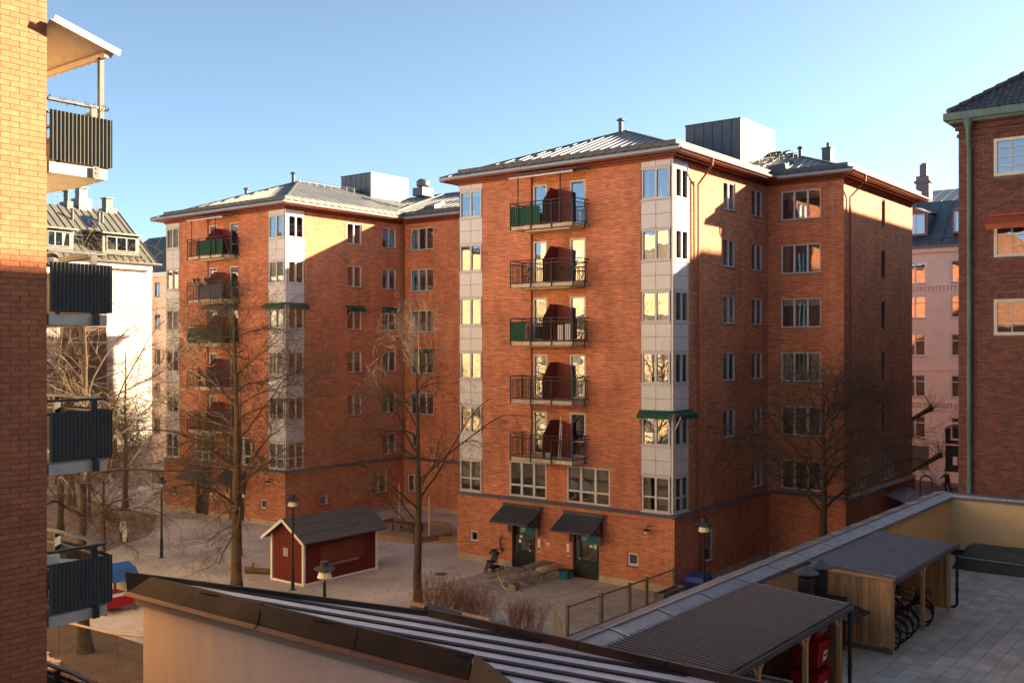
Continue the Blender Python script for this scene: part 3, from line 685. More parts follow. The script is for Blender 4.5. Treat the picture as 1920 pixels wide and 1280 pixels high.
    sheets(T, [(xm-hw, y0), (xm+hw, y0), (xm, y0+hw)], lambda x, y: zE+SL*(y-y0), 'X', .6)
    yr = 57.0; hb = yr-(YB-OH)
    sheets(T, [(xm+hw, y0), (xm+hw, YB-OH), (xm, YB-OH+hw), (xm, y0+hw)], lambda x, y: zE+SL*(xm+hw-x), 'Y', .6)
    sheets(T, [(xm-hw, y0), (xm, y0+hw), (xm, YB-OH+hw), (xm-hw, YB-OH)], lambda x, y: zE+SL*(x-xm+hw), 'Y', 1.2)
    xe = XR+OH if first else XL-OH+.02
    sp = [(XC+OH+ox, YB-OH), (xe, YB-OH), (xe-hb, yr), (xm, yr), (xm, YB-OH+hw)] if first else [(XC+OH+ox, YB-OH), (xe, YB-OH), (xe, yr), (xm, yr), (xm, YB-OH+hw)]
    sheets(T, sp, lambda x, y: zE+SL*(y-(YB-OH)), 'X', .6)
    if first: sheets(T, [(xe, YB-OH), (xe, YN+OH), (xe-hb, yr)], lambda x, y: zE+SL*(xe-x), 'Y', .6)
    sheets(T, [(XB-OH, YN+OH), (XB+4, yr), (xe-(hb if first else 0), yr), (xe, YN+OH)], lambda x, y: zE+SL*(YN+OH-y), 'X', 1.5)
    # ridge caps and snow rails
    m = MB(); zr = zE+SL*hw
    m.bar((xm, y0+hw, zr+.03), (xm, yr-1, zr+.03), .16, .05)
    for sx in (-1, 1): m.bar((xm+sx*hw, y0, zE+.03), (xm, y0+hw, zr+.03), .12, .05)
    m.bar((xm, yr, zE+SL*hb+.05), (xe-(hb if first else 0), yr, zE+SL*hb+.05), .2, .05)
    if first: m.bar((xe, YB-OH, zE+.03), (xe-hb, yr, zE+SL*hb+.03), .12, .05)
    m.build('ridge_cap', 'seam', T)
    g = .45
    gutter_guard(T, (xm-hw+.9, y0+g, zE+SL*g), (xm+hw-g, y0+g, zE+SL*g), (0, 1)); gutter_guard(T, (xm+hw-g, y0+g, zE+SL*g), (xm+hw-g, YB-OH+g, zE+SL*g), (-1, 0))
    gutter_guard(T, (xm+hw-g, YB-OH+g, zE+SL*g), (xe-(g if first else 0), YB-OH+g, zE+SL*g), (0, 1))
    if first: gutter_guard(T, (xe-g, YB-OH+g, zE+SL*g), (xe-g, YN+OH, zE+SL*g), (-1, 0))
    # snow rail and walkway on the slopes
    m = MB()
    def rail(p, q, h=.28, n=9):
        p, q = Vector(p), Vector(q)
        for dz in (h, h*.55): m.tube([p+Vector((0,0,dz)), q+Vector((0,0,dz))], .02, 5)
        for i in range(n+1): c = p.lerp(q, i/n); m.bar(c, c+Vector((0,0,h)), .03)
    if not first: rail((xm+.8, y0+hw-.5, zr-.3), (xm+.8, yr-1.5, zr-.3), .3, 12); rail((XC+ox+3, yr-.6, zE+SL*(hb-.6)), (xe-1, yr-.6, zE+SL*(hb-.6)), .3, 12)
    else: rail((-24.6, 55.5, zE+SL*5.05), (-22.8, 55.5, zE+SL*5.05), .3, 5); rail((-24.6, 53.5, zE+SL*3.05), (-23.2, 53.5, zE+SL*3.05), .3, 5); rail((-24.4, 54.6, zE+SL*4.15), (-22.2, 54.6, zE+SL*4.15), .3, 8)
    m.build('roof_rail', 'dmetal', T)
    m = MB()   # roof ladder
    x = -23.6 if first else xm+5.2
    for q in (-.2, .2): m.bar((x+q, YB+.3, zE+SL*1.2+.12), (x+q, yr-.3, zE+SL*(hb-.3)+.12), .04)
    for i in range(16): y = YB+.5+i*.33; z = zE+SL*(y-YB+OH)+.13; m.bar((x-.2, y, z), (x+.2, y, z), .03)
    m.build('roof_ladder', 'dmetal', T)
    m = MB(); x = (-22.9, -21.9) if first else (-48.6, -47.6)
    for q in ((52.2, 53.3),): zc = lambda X, Y: zE+SL*(Y-YB+OH); m.prism([(x[0], q[0]), (x[1], q[0]), (x[1], q[1]), (x[0], q[1])], zc, lambda X, Y: zc(X, Y)+.22); m.prism([(x[0]+.1, q[0]+.1), (x[1]-.1, q[0]+.1), (x[1]-.1, q[1]-.1), (x[0]+.1, q[1]-.1)], lambda X, Y: zc(X, Y)+.2, lambda X, Y: zc(X, Y)+.25)
    m.build('roof_hatch', 'dmetal', T)
    # vents
    def vent(x, y, z, r=.12, h=.75):
        m = MB(); m.lathe([(r*1.6, 0), (r*1.1, .12), (r, .14), (r, h)], 12, (x, y, z)); m.lathe([(r*1.9, h), (r*1.9, h+.04), (r*.5, h+.15), (0, h+.15)], 12, (x, y, z)); m.build('roof_vent', 'dmetal', T)
    vent(xm-.1, y0+hw-.4, zr-.25)
    if not first: vent(xm-2.8, y0+hw-2.4, zr-1.2, .12, .6)
    if first:
        m = MB(); m.box(-20.85, -20.35, 54.7, 55.3, 20.9, 22.25); m.box(-20.9, -20.3, 54.65, 55.35, 22.251, 22.3); m.lathe([(.1, 0), (.1, .3)], 8, (-20.6, 55, 22.3)); m.build('roof_chimney', 'dmetal', T)
        vent(-22.3, 55.2, 21.75, .1, .75)
        downpipe(T, [(XC+OH+.06, 43.15, ZE-.1), (XC+OH+.04, 43.13, ZW-.1), (XC+.13, 43.0, ZW-.95), (XC+.13, 43.0, 3.9), (XC+.33, 43.0, 3.3), (XC+.28, 43.0, .1)])
        downpipe(T, [(XC+.10, 42.62, ZW-.85), (XC+.10, 42.65, ZW-4.6)], .045, rings=False)
        downpipe(T, [(XR+OH+.06, 52.1, ZE-.1), (XR+OH+.04, 52.1, ZW-.1), (XR+.13, 51.75, ZW-.9), (XR+.13, 51.75, 3.6)])
        pb = (-28.4, -24.9, 53.0, 57.6, 24.2)
    else:
        downpipe(T, [(XC+ox+.15, YB-.15, ZW-.1), (XC+ox+.15, YB-.15, ZW-.5), (XC+ox+.15, YB-.15, .1)], .07)
        pb = (-58.0, -54.7, 53.0, 56.9, 24.3)
    # lift penthouse, clad in standing seam sheets
    x0, x1, y0_, y1_, zt = pb; hs = MB(); hs.box(x0, x1, y0_, y1_, 20.5, zt); hs.box(x0-.05, x1+.05, y0_-.05, y1_+.05, zt+.001, zt+.06); ph = hs.build('lift_penthouse', 'dmetal' if first else 'lmetal', T)
    n = 6
    for i in range(n):
        a = x0+(x1-x0)*i/n; c = x0+(x1-x0)*(i+1)/n; m = MB(); m.box(a+.02, c-.03, y0_-.02-random.uniform(0, .008), y0_-.001, 20.6, zt-.02); m.box(c-.03, c+.01, y0_-.05, y0_-.001, 20.6, zt-.02); m.build('cladding_sheet', 'dmetal' if first else 'lmetal', ph)
    for i in range(n+1):
        a = y0_+(y1_-y0_)*i/(n+1); c = y0_+(y1_-y0_)*(i+1)/(n+1); m = MB(); m.box(x1+.001, x1+.02+random.uniform(0, .008), a+.02, c-.03, 20.6, zt-.02); m.box(x1+.001, x1+.05, c-.03, c+.01, 20.6, zt-.02); m.build('cladding_sheet', 'lmetal', ph)  # nearer block: sunny side gets lighter metal, sunlight put into the colour
    if not first:
        m = MB(); m.box(-51.6, -50.6, 54.2, 55.4, 22.4, 23.0); m.lathe([(.3, 0), (.5, .18), (.5, .5), (.35, .65), (0, .65)], 16, (-51.1, 54.8, 23.0)); m.build('roof_fan', 'lmetal', T)
    return T
B1 = block(0, 'nearer red brick apartment block with a dark lift house on the roof', True)
B2 = block(-27.2, 'farther red brick apartment block half hidden behind bare trees, left of the nearer block', False)
m = MB(); fr = Fr('E', XR+.15); m.prism([(XR+.152, 57.2), (XR+2.0, 57.2), (XR+2.0, 61.3), (XR+.152, 61.3)], lambda x, y: 3.05-.33*(x-XR)-.1, lambda x, y: 3.05-.33*(x-XR))
m.build('side_door_canopy', 'dmetal', B1)

# ================================================================== NEAR BRICK BUILDING, LEFT
XNW, YNW = -18.3, 9.43
T = thing('apartment_building', 'yellow and red brick building cropped by the left edge with stacked charcoal balconies', 'apartment building', (-30, 0, 0))
m = MB(); m.box(-54, XNW-.02, -14, YNW, 0, 21); core = m.build('wall', 'mortarN', T)
m = MB(); ops = []
for k in range(7):
    for u in np.arange(-53, -24, 2.9): ops.append((u, u+1.5, 1.4+2.82*k, 2.8+2.82*k))
N_ = Fr('N', YNW+.02); m.wall(N_, -54, XNW-.1, 0, 21, ops, .02); m.build('rear_bounce_wall', 'bounce_warm', T)  # unseen wall, made pale to throw warm light back at the blocks
m = MB()
for o in ops: m.fb(N_, *o, -.01, .03)
gw = m.build('rear_windows', 'wwhite', T)
m = MB()
for o in ops: m.fb(N_, o[0]+.1, o[1]-.1, o[2]+.1, o[3]-.1, .031, .035)
m.build('rear_panes', 'room', gw)
bl, bh = .34, .1047
proto = MB(); proto.box(-.0, .035, .0, bl-.009, .0, bh-.008); pm = proto.build('brick', 'brickN', None, link=False).data
hb_ = MB(); hb_.box(0, .035, 0, bl/2-.009, 0, bh-.008); ph_ = hb_.build('brick', 'brickN', None, link=False).data
cells = []
for r in range(int(21/bh)):
    z = r*bh; off = (r % 2)*bl/2; y = YNW-off
    if off: cells.append((YNW-bl/2, z, 1))
    y = YNW-off-bl
    while y > 7.2: cells.append((y, z, 0)); y -= bl
c_, s_y = math.cos(R(YAW)), math.sin(R(YAW))
def vis(X, Y, Z):
    lat = c_*X+s_y*Y; D = -s_y*X+c_*Y; return (960+1889*lat/D, 652-(Z-11.2)*1889/D, D)
show = [c for c in cells if -40 < vis(XNW, c[0]+.2, c[1])[0] and -12 < vis(XNW, c[0]+.2, c[1])[1] < 1292]
show.sort(key=lambda c: vis(XNW, c[0], c[1])[2]+abs(c[1]-11.2)*.05); near = set(show[:300])
rest = MB()
for c in cells:
    if c in near:
        inst(ph_ if c[2] else pm, 'brick', T, (XNW-.02+random.uniform(-.003, .003)+30, c[0], c[1]))
    else:
        e = random.uniform(-.003, .003); rest.box(XNW-.02+e, XNW+.015+e, c[0], c[0]+(bl/2 if c[2] else bl)-.009, c[1], c[1]+bh-.008)
rest.build('bricks', 'brickN', T, kind='stuff')
m = MB(); m.wall(Fr('E', XNW-.004), -14, 7.2, 0, 21); m.build('side_wall', 'brickNw', T)
for i, zp in enumerate((15.63, 12.8, 10.0, 7.18, 4.36)):
    x1 = XNW+.06; x0 = -22.6; y1 = 10.64; zb = zp-.93
    m = MB(); pl = [(x0, YNW+.03), (x1-.03, YNW+.03), (x1-.03, y1-.03), (-19.6, y1+.12), (-21.2, y1+.1), (x0, y1-.1)]
    m.prism(pl, zb-.24, zb-.04); B = m.build('balcony', 'lslab', T)
    m = MB(); a, c = YNW+.03, y1+.05; n = 32; vs = []
    for j in range(n+1):
        y = a+(c-a)*j/n; d = .022*(1 if (j//1) % 2 else -1); vs += [(x1+d, y, zb), (x1+d, y, zp)]
    m.add(vs, [(2*j, 2*j+2, 2*j+3, 2*j+1) for j in range(n)])
    fp = [(x1, y1+.04), (-19.6, y1+.19), (-21.2, y1+.17), (x0, y1-.03)]
    for p, q in zip(fp, fp[1:]):
        p, q = Vector((*p, 0)), Vector((*q, 0)); L = (q-p).length; nn = int(L/.08); nr = Vector((-(q-p).y, (q-p).x, 0)).normalized(); vs = []
        for j in range(nn+1):
            o = p.lerp(q, j/nn)+nr*(.022 if j % 2 else -.022); vs += [(o.x, o.y, zb), (o.x, o.y, zp)]
        m.add(vs, [(2*j, 2*j+2, 2*j+3, 2*j+1) for j in range(nn)])
    m.build('corrugated_panel', 'corrd', B)
    m = MB(); zr = zp+.21; rp = [(x1-.09, YNW+.02), (x1-.09, y1-.06), (-19.6, y1+.06), (-21.2, y1+.04), (x0, y1-.15)]
    for p, q in zip(rp, rp[1:]): m.bar((*p, zr), (*q, zr), .10, .045); m.bar((*p, zp-.04), (*q, zp-.04), .03, .04)
    for p in [(x1-.08, y1-.28), (-20.2, y1-.02), (-21.8, y1-.08)]: m.box(p[0]-.03, p[0]+.03, p[1]-.06, p[1]+.06, zb-.2, zr-.02)
    m.box(x1+.02, x1+.035, y1-.36, y1-.22, zb-.24, zb-.02)
    for z in (.08, .17): m.box(x1+.034, x1+.045, y1-.30, y1-.27, zb-.24+z, zb-.21+z)
    m.build('handrail', 'galv', B)
    if i == 0:
        m = MB(); n = 34; vs = []
        xs0, xs1 = -22.6, -18.05
        for j in range(n+1):
            x = xs0+(xs1-xs0)*j/n; d = .045*(1 if j % 2 else -1); vs += [(x, YNW, 17.24+d), (x, 10.72, 16.90+d)]
        m.add(vs, [(2*j, 2*j+2, 2*j+3, 2*j+1) for j in range(n)]); cn = m.build('canopy', 'corrb', T)
        m = MB(); m.bar((-18.03, YNW, 17.26), (-18.03, 10.74, 16.91), .03, .12); m.build('canopy_edge', 'white', cn)
        m = MB(); m.bar((-22.6, 10.5, 16.84), (-18.1, 10.5, 16.84), .08, .1); m.build('canopy_beam', 'corrb', cn)
        m = MB(); m.box(-18.36, -18.27, 10.46, 10.55, zp-.1, 16.82); m.build('canopy_post', 'corrd', cn)
        m = MB(); rr = random.Random(3)   # string of lights wound on the rail
        pts = []; 
        for j in range(90):
            t = j/89; y = YNW+.05+t*1.2; a = j*1.3; pts.append((x1-.09+.05*math.cos(a), y, zr+.035*math.sin(a)))
        m.tube(pts, .008, 4)
        for j in range(60): y = YNW+rr.random()*1.25; m.bar((x1-.07, y, zr), (x1-.07+rr.uniform(-.03, .08), y+rr.uniform(-.04, .04), zr+rr.uniform(-.09, .07)), .008)
        m.build('light_string', 'black', B)
# items on the near balconies
t = thing('balcony_table', 'pale round table top on the lowest full charcoal balcony', 'table', (-19.3, 10.1, 6.21))
m = MB(); m.lathe([(.55, 0), (.56, .02), (.55, .04), (0, .04)], 28, (-19.3, 10.1, 6.90)); m.build('table_top', 'panel', t)
m = MB(); m.lathe([(.25, 0), (.03, .05), (.03, .69)], 12, (-19.3, 10.1, 6.21)); m.build('leg', 'galv', t)
m = MB(); m.lathe([(.0, 0), (.11, .0), (.15, .1), (.13, .24), (.11, .25), (.10, .2), (0, .2)], 16, (-19.1, 9.95, 6.942)); tag(m.build('plant_pot', 'white', None), 'rounded white pot standing on the pale balcony table', 'pot')
t = thing('balcony_chair', 'chair with thin dark vertical slats beside the pale balcony table', 'chair', (-19.0, 9.6, 6.21))
m = MB(); m.box(-18.7, -18.62, 9.50, 10.02, 6.98, 7.03); m.build('top_rail', 'steel', t)
for j in range(13): mm = MB(); mm.box(-18.68, -18.65, 9.5+j*.04, 9.515+j*.04, 6.45, 6.98); mm.build('slat', 'woodg', t)
m = MB(); m.box(-19.2, -18.68, 9.5, 10.02, 6.62, 6.66)
for q in ((-19.17, 9.53), (-19.17, 9.98), (-18.72, 9.53), (-18.72, 9.98)): m.box(q[0]-.02, q[0]+.02, q[1]-.02, q[1]+.02, 6.21, 6.62)
m.build('seat', 'galv', t)
m = MB(); m.tube([(-20.9, 10.5, 12.95), (-18.55, 10.45, 13.0)], .07, 8); m.lathe([(.0, 0), (.16, .02), (.2, .15), (.15, .3), (0, .34)], 10, (-18.62, 9.62, 12.72)); tag(m.build('folded_parasol', 'shedroof', None), 'rolled grey parasol lying on the rail of the second charcoal balcony', 'parasol')

# ================================================================== LOW PINK BUILDING IN FRONT
T = thing('low_building', 'low salmon pink building with black seamed roof running along the foreground', 'building', (-16, 14, 0))
P0, P1, P2, P3, P4 = (-22.2, 13.45), (-14.0, 15.28), (-1, 15.15), (-11.5, 13.55), (-8.6, 11.9)
m = MB(); m.prism([(-21.85, 13.62), (-11.7, 13.66), (-8.4, 12.05), (-1, 12.05), (-1, 15.0), (-14, 15.1)], 0, 5.05); m.build('wall', 'pink', T)
m = MB(); m.prism([(-22.02, 13.53), (-11.6, 13.57), (-8.5, 11.97), (-8.3, 12.3), (-11.5, 13.9), (-21.6, 13.8)], 5.051, 5.30); m.build('cornice', 'cornice', T)
zr = lambda x, y: 5.55
def fascia(a, b_, z0, z1, out, name='fascia', mat='brownsheet', th=.03, segs=1):
    a, b_ = Vector((*a, 0)), Vector((*b_, 0)); d = (b_-a); L = d.length; d.normalize(); n_ = Vector((d.y, -d.x, 0))
    for i in range(segs):
        p = a+d*(L*i/segs+.01); q = a+d*(L*(i+1)/segs-.012); m = MB()
        vs = [p+n_*out, q+n_*out, q+n_*(out-.09), p+n_*(out-.09)]; top = [p+n_*(out-.10), q+n_*(out-.10), q+n_*(out-.16), p+n_*(out-.16)]
        m.add([(v.x, v.y, z0) for v in vs]+[(v.x, v.y, z1) for v in top], [(3,2,1,0),(4,5,6,7),(0,1,5,4),(1,2,6,5),(2,3,7,6),(3,0,4,7)])
        m.build(name, mat, T)
fascia((-22.2, 13.45), (-17.3, 13.5), 5.36, 5.80, .05, segs=1); fascia((-17.27, 13.5), (-11.5, 13.55), 5.36, 5.79, .05, segs=2); fascia((-11.48, 13.55), (-8.4, 11.85), 5.36, 5.79, .05)
fascia((-22.2, 13.45), (-17.3, 13.5), 5.29, 5.355, .16, 'gutter', 'brownledge'); fascia((-17.27, 13.5), (-11.5, 13.55), 5.29, 5.355, .16, 'gutter', 'brownledge', segs=2); fascia((-11.48, 13.55), (-8.4, 11.85), 5.29, 5.355, .16, 'gutter', 'brownledge')
fascia((-14.0, 15.28), (-22.2, 13.45), 5.35, 5.84, .03, segs=1, mat='blackseam'); fascia((-1, 15.15), (-14.0, 15.28), 5.45, 5.90, .0, segs=7, mat='brownsheet')
m = MB(); m.bar((-14.15, 15.3, 5.85), (-13.3, 15.3, 5.80), .2, .12); m.build('fascia_cap', 'blackseam', T)
rp = [(-22.05, 13.5), (-14.05, 15.2), (-1, 15.05), (-1, 12.2), (-8.6, 12.2), (-11.55, 13.62)]
ang = math.atan2(.137, .991)
def rot(p, a, s=1): return (p[0]*math.cos(a)-p[1]*math.sin(a), p[0]*math.sin(a)+p[1]*math.cos(a))
rpl = [rot(p, -ang) for p in rp]; lo = min(p[1] for p in rpl); hi = max(p[1] for p in rpl); wS = .47; zf = lambda x, y: 5.56
base_v = 16.52
y = hi-.02; k = 0
while y > lo:
    a = y-wS; q = clip(clip(rpl, 0, 1, -(a+.004)), 0, -1, y)
    if len(q) >= 3:
        m = MB(); mt = 'skysheen' if k < 8 else 'coping'; zz = .0 if k < 8 else -.03
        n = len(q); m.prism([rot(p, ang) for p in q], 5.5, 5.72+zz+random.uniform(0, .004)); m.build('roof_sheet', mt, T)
        s_ = clip(clip(rpl, 0, 1, -(a-.03)), 0, -1, a+.035)
        if len(s_) >= 3 and k < 8:
            xs = sorted(p[0] for p in s_); x0, x1 = xs[0]+.05, xs[-1]-.55-.12*k
            if x1-x0 > .5:
                m = MB(); pr = [rot(p, ang) for p in [(x0, a-.06), (x1, a-.06), (x1, a+.06), (x0, a+.06)]]; m.prism(pr, 5.724, 5.762); m.build('batten_with_shadow', 'blackseam', T)  # black strip sized to include the shadow beside each seam
    y -= wS; k += 1

# ================================================================== TERRACE
T = thing('terrace_wall', 'ochre rendered wall round the terrace under a grey metal coping', 'wall', (-10.8, 30, 0))
m = MB(); m.box(-11.25, -10.62, 15.4, 41.4, 0, 5.38); m.box(-10.621, 8, 40.9, 41.4, 0, 5.381); m.build('wall', 'yellow', T)
m = MB(); m.box(-10.619, -10.60, 16, 40.88, 3.28, 3.48); m.box(-10.60, 8, 40.88, 40.899, 3.28, 3.5); m.build('base_strip', 'black', T)
for i in range(14):
    y0 = 15.3+i*1.9; y1 = min(y0+1.885, 41.6)
    m = MB(); pr = [(-11.42, 5.42), (-11.36, 5.50), (-10.93, 5.56), (-10.48, 5.47), (-10.46, 5.36), (-11.42, 5.36)]
    vs = [(x, y0, z) for x, z in pr]+[(x, y1, z) for x, z in pr]; n = 6
    m.add(vs, [(5,4,3,2,1,0), tuple(range(6, 12))]+[(i_, (i_+1) % n, n+(i_+1) % n, n+i_) for i_ in range(n)]); m.build('coping', 'coping', T)
    m = MB(); m.bar((-11.38, y1+.007, 5.505), (-10.94, y1+.007, 5.575), .035, .02); m.bar((-10.92, y1+.007, 5.575), (-10.48, y1+.007, 5.485), .035, .02); m.bar((-10.93, y0, 5.575), (-10.93, y1, 5.575), .045, .04); m.build('coping_seam', 'copseam', T)
for i in range(9):
    x0 = -10.45+i*1.9
    m = MB(); m.tube([(x0, 41.15, 5.47), (x0+1.885, 41.15, 5.47)], .16, 10); m.box(x0, x0+1.885, 40.84, 41.6, 5.385, 5.45); m.build('coping', 'coping', T)
b = MB(); b.prism([(-10.6, 13.0), (8, 13.0), (8, 40.88), (-10.6, 40.88)], 2.6, 3.255); struct('terrace_deck', b, 'grout')
T = thing('terrace_paving', 'grey stone slabs laid in long rows over the terrace', 'paving', (0, 0, 3.255)); T['kind'] = 'structure'; del T['category']
sl = []
rw = .42; sw_ = .62
i = 0; x = -10.58
while x < 4:
    y = 14.0+random.uniform(0, .6)
    while y < 40.8:
        ln = sw_*random.choice((.8, 1, 1, 1.3)); y2 = min(y+ln, 40.85)
        sl.append((x, y, x+rw-.012, y2-.012)); y = y2
    x += rw
def svis(s):
    p = vis((s[0]+s[2])/2, (s[1]+s[3])/2, 3.28); return p
ok_ = [s for s in sl if -20 < svis(s)[0] < 1960 and svis(s)[1] < 1310 and svis(s)[0] > 1540]
ok_.sort(key=lambda s: svis(s)[2]); nr = set(ok_[:300]); m = MB()
cache = {}
for s in sl:
    e = random.uniform(-.002, .002)
    if s in nr:
        key = round(s[3]-s[1], 2)
        if key not in cache: q = MB(); q.box(0, rw-.012, 0, key, 0, .028); cache[key] = q.build('paver', 'paver', None, link=False).data
        inst(cache[key], 'paver', T, (s[0], s[1], e), scale=(1, (s[3]-s[1])/key, 1))
    elif s[0] < 3: m.box(s[0], s[2], s[1], s[3], 3.255, 3.283+e)
m.build('pavers', 'paver', T, kind='stuff')

def shed(label, y0, y1, corr, xb=-10.58, xf=-8.15):
    T = thing('wooden_shelter', label, 'shelter', (-9.4, (y0+y1)/2, 3.283)); zf0 = 3.284
    zt = lambda x: 5.44-.06*(x-xb)
    # boards: back and two sides
    n = int((y1-y0-.1)/.16)
    for i in range(n): m = MB(); a = y0+.1+i*.16; m.box(xb+.03, xb+.055+random.uniform(0, .004), a, a+.154, zf0+.03, 5.3); m.build('board', 'wood', T)
    for yy in (y0+.1, y1-.12):
        k = int((xf-.12-xb-.06)/.15)
        for i in range(k+1): m = MB(); a = xb+.06+i*.15; e = random.uniform(0, .005); m.box(a, min(a+.144, xf-.1), yy-e, yy+.025, zf0+.16 if yy < (y0+y1)/2 else zf0+.05, 5.26); m.build('board', 'wood', T)
    m = MB(); m.box(xb+.06, xf-.02, y0+.03, y0+.09, 5.20, 5.33); m.build('fascia_board', 'woodl', T)
    m = MB(); m.box(xb+.3, xf-.1, y0+.07, y0+.098, zf0+.03, zf0+.15); m.build('base_board', 'woodg', T)
    for yy in ((16.0, 18.4, 20.8, y1-.2) if corr else (y0+.16, (y0+y1)/2, y1-.2)):
        m = MB(); m.box(xf-.19, xf-.09, yy-.05, yy+.05, zf0+.12, 5.22); p = m.build('post', 'woodl', T)
        m = MB(); m.box(xf-.18, xf-.10, yy-.03, yy+.03, zf0, zf0+.14); m.build('post_shoe', 'steel', p)
        m = MB()
        for s_ in (-1, 1):
            if (s_ == -1 and yy < y0+.3) or (s_ == 1 and yy > y1-.3): continue
            m.bar((xf-.14, yy, 4.78), (xf-.14, yy+s_*.36, 5.2), .05, .07)
        m.bar((xf-.14, yy, 4.8), (xf-.5, yy, 5.2), .05, .07)
        m.build('brace', 'woodl', p)
    m = MB(); m.box(xf-.2, xf-.08, y0+.05, y1-.05, 5.17, 5.26); m.build('beam', 'woodl', T)
    # roof
    if corr:
        nn = int((y1-y0)/.135)*4; vs = []; m = MB()
        for j in range(nn+1):
            y = y0+(y1-y0)*(j+(.35 if j % 4 == 1 else -.35 if j % 4 == 0 and j else 0))/nn; d = (-.05, -.05, .05, .05)[j % 4]; vs += [(xb-.02, y, zt(xb)+d), (xf+.04, y, zt(xf+.04)+d)]
        m.add(vs, [(2*j, 2*j+2, 2*j+3, 2*j+1) for j in range(nn)]); m.build('corrugated_roof', 'corrk', T)
        m = MB(); m.bar((xb, y1-.02, zt(xb)+.035), (xf+.04, y1-.02, zt(xf)+.035), .06, .03); m.build('roof_edge', 'coping', T)
    else:
        m = MB(); vs = []; nn = int((y1-y0)/.095)*2
        for j in range(nn+1):
            y = y0+(y1-y0)*j/nn; d = .008*(1 if j % 2 else -1); vs += [(xb-.02, y, zt(xb)+d), (xf+.04, y, zt(xf+.04)+d)]
        m.add(vs, [(2*j, 2*j+2, 2*j+3, 2*j+1) for j in range(nn)]); rf = m.build('corrugated_roof', 'corrk', T)
        m = MB(); m.bar((xb, y0, zt(xb)+.0), (xf+.04, y0, zt(xf)+.0), .05, .05); m.build('roof_edge', 'coping', T)
        lm = MB(); rr = random.Random(5)
        for j in range(90):
            x = xb+abs(rr.gauss(0, .5)); y = y0+rr.random()**.8*(y1-y0)
            if x > xf: continue
            a = rr.random()*3; z = zt(x)+.016; s_ = rr.uniform(.02, .05)
            lm.add([(x, y, z), (x+s_*math.cos(a), y+s_*math.sin(a), z+.012), (x+s_*1.2*math.cos(a+.7), y+s_*1.2*math.sin(a+.7), z+.004), (x+s_*.8*math.cos(a+1.4), y+s_*.8*math.sin(a+1.4), z+.015)], [(0,1,2,3)])
        ll = tag(lm.build('fallen_leaves', 'leaf', None), 'dry leaves scattered on the farther shelter roof', 'leaves'); ll['kind'] = 'stuff'
    m = MB(); m.bar((xf+.06, y0-.05, zt(xf)-.06), (xf+.06, y1+.02, zt(xf)-.06), .11, .08); m.bar((xf+.12, y0-.05, zt(xf)-.02), (xf+.12, y1+.02, zt(xf)-.02), .02, .09); g = m.build('gutter', 'dmetal', T)
    m = MB(); m.tube([(xf+.06, y1-.06, zt(xf)-.08), (xf+.06, y1-.06, zf0+.35), (xf+.06, y1-.06, zf0+.22), (xf-.0, y1-.1, zf0+.14), (xf-.1, y1-.14, zf0+.14)], .045, 10)
    for z in (3.9, 4.9): m.lathe([(.06, 0), (.06, .04)], 10, (xf+.06, y1-.06, z))
    m.build('downpipe', 'black', g)
shed('open timber shelter with black corrugated roof sheltering red boxes, nearer of the two', 15.75, 23.0, True)
shed('open timber bicycle shelter with flat dark roof and leaves on it', 26.45, 32.2, False)
# vent hoods between the shelters
def vent_hood(x, y, z, label):
    T = thing('vent_hood', label, 'vent', (x, y, z), group='conical vent hoods between the shelters')
    m = MB(); m.lathe([(.2, 0), (.2, .75)], 20, (x, y, z)); m.build('pipe', 'black', T)
    m = MB(); m.lathe([(.2, .82), (.32, .84), (.32, .86), (.02, 1.04), (0, 1.04)], 24, (x, y, z)); m.build('cone', 'dmetal', T)
    m = MB()
    for k in range(4): a = k*math.pi/2+.4; m.bar((x+.17*math.cos(a), y+.17*math.sin(a), z+.74), (x+.17*math.cos(a), y+.17*math.sin(a), z+.9), .02)
    m.build('strut', 'black', T)
vent_hood(-9.88, 24.85, 4.62, 'nearer conical vent hood beside the corrugated shelter roof')
vent_hood(-9.9, 25.85, 4.60, 'farther conical vent hood against the boarded side of the bicycle shelter')
m = MB(); m.box(-10.5, -9.4, 24.0, 26.3, 3.284, 4.6); m.box(-10.55, -9.35, 23.95, 26.35, 4.601, 4.64); tag(m.build('plant_box', 'black', None), 'low black box carrying the two vent hoods', 'box')
m = MB(); m.prism([(-9.34, 24.9), (-8.8, 24.8), (-8.7, 26.2), (-9.34, 26.25)], lambda x, y: 4.52-.25*(x+9.34), lambda x, y: 4.55-.25*(x+9.34)); tag(m.build('tarpaulin', 'black', None), 'black sheet lid leaning by the larch boards next to the vent hoods', 'tarpaulin')
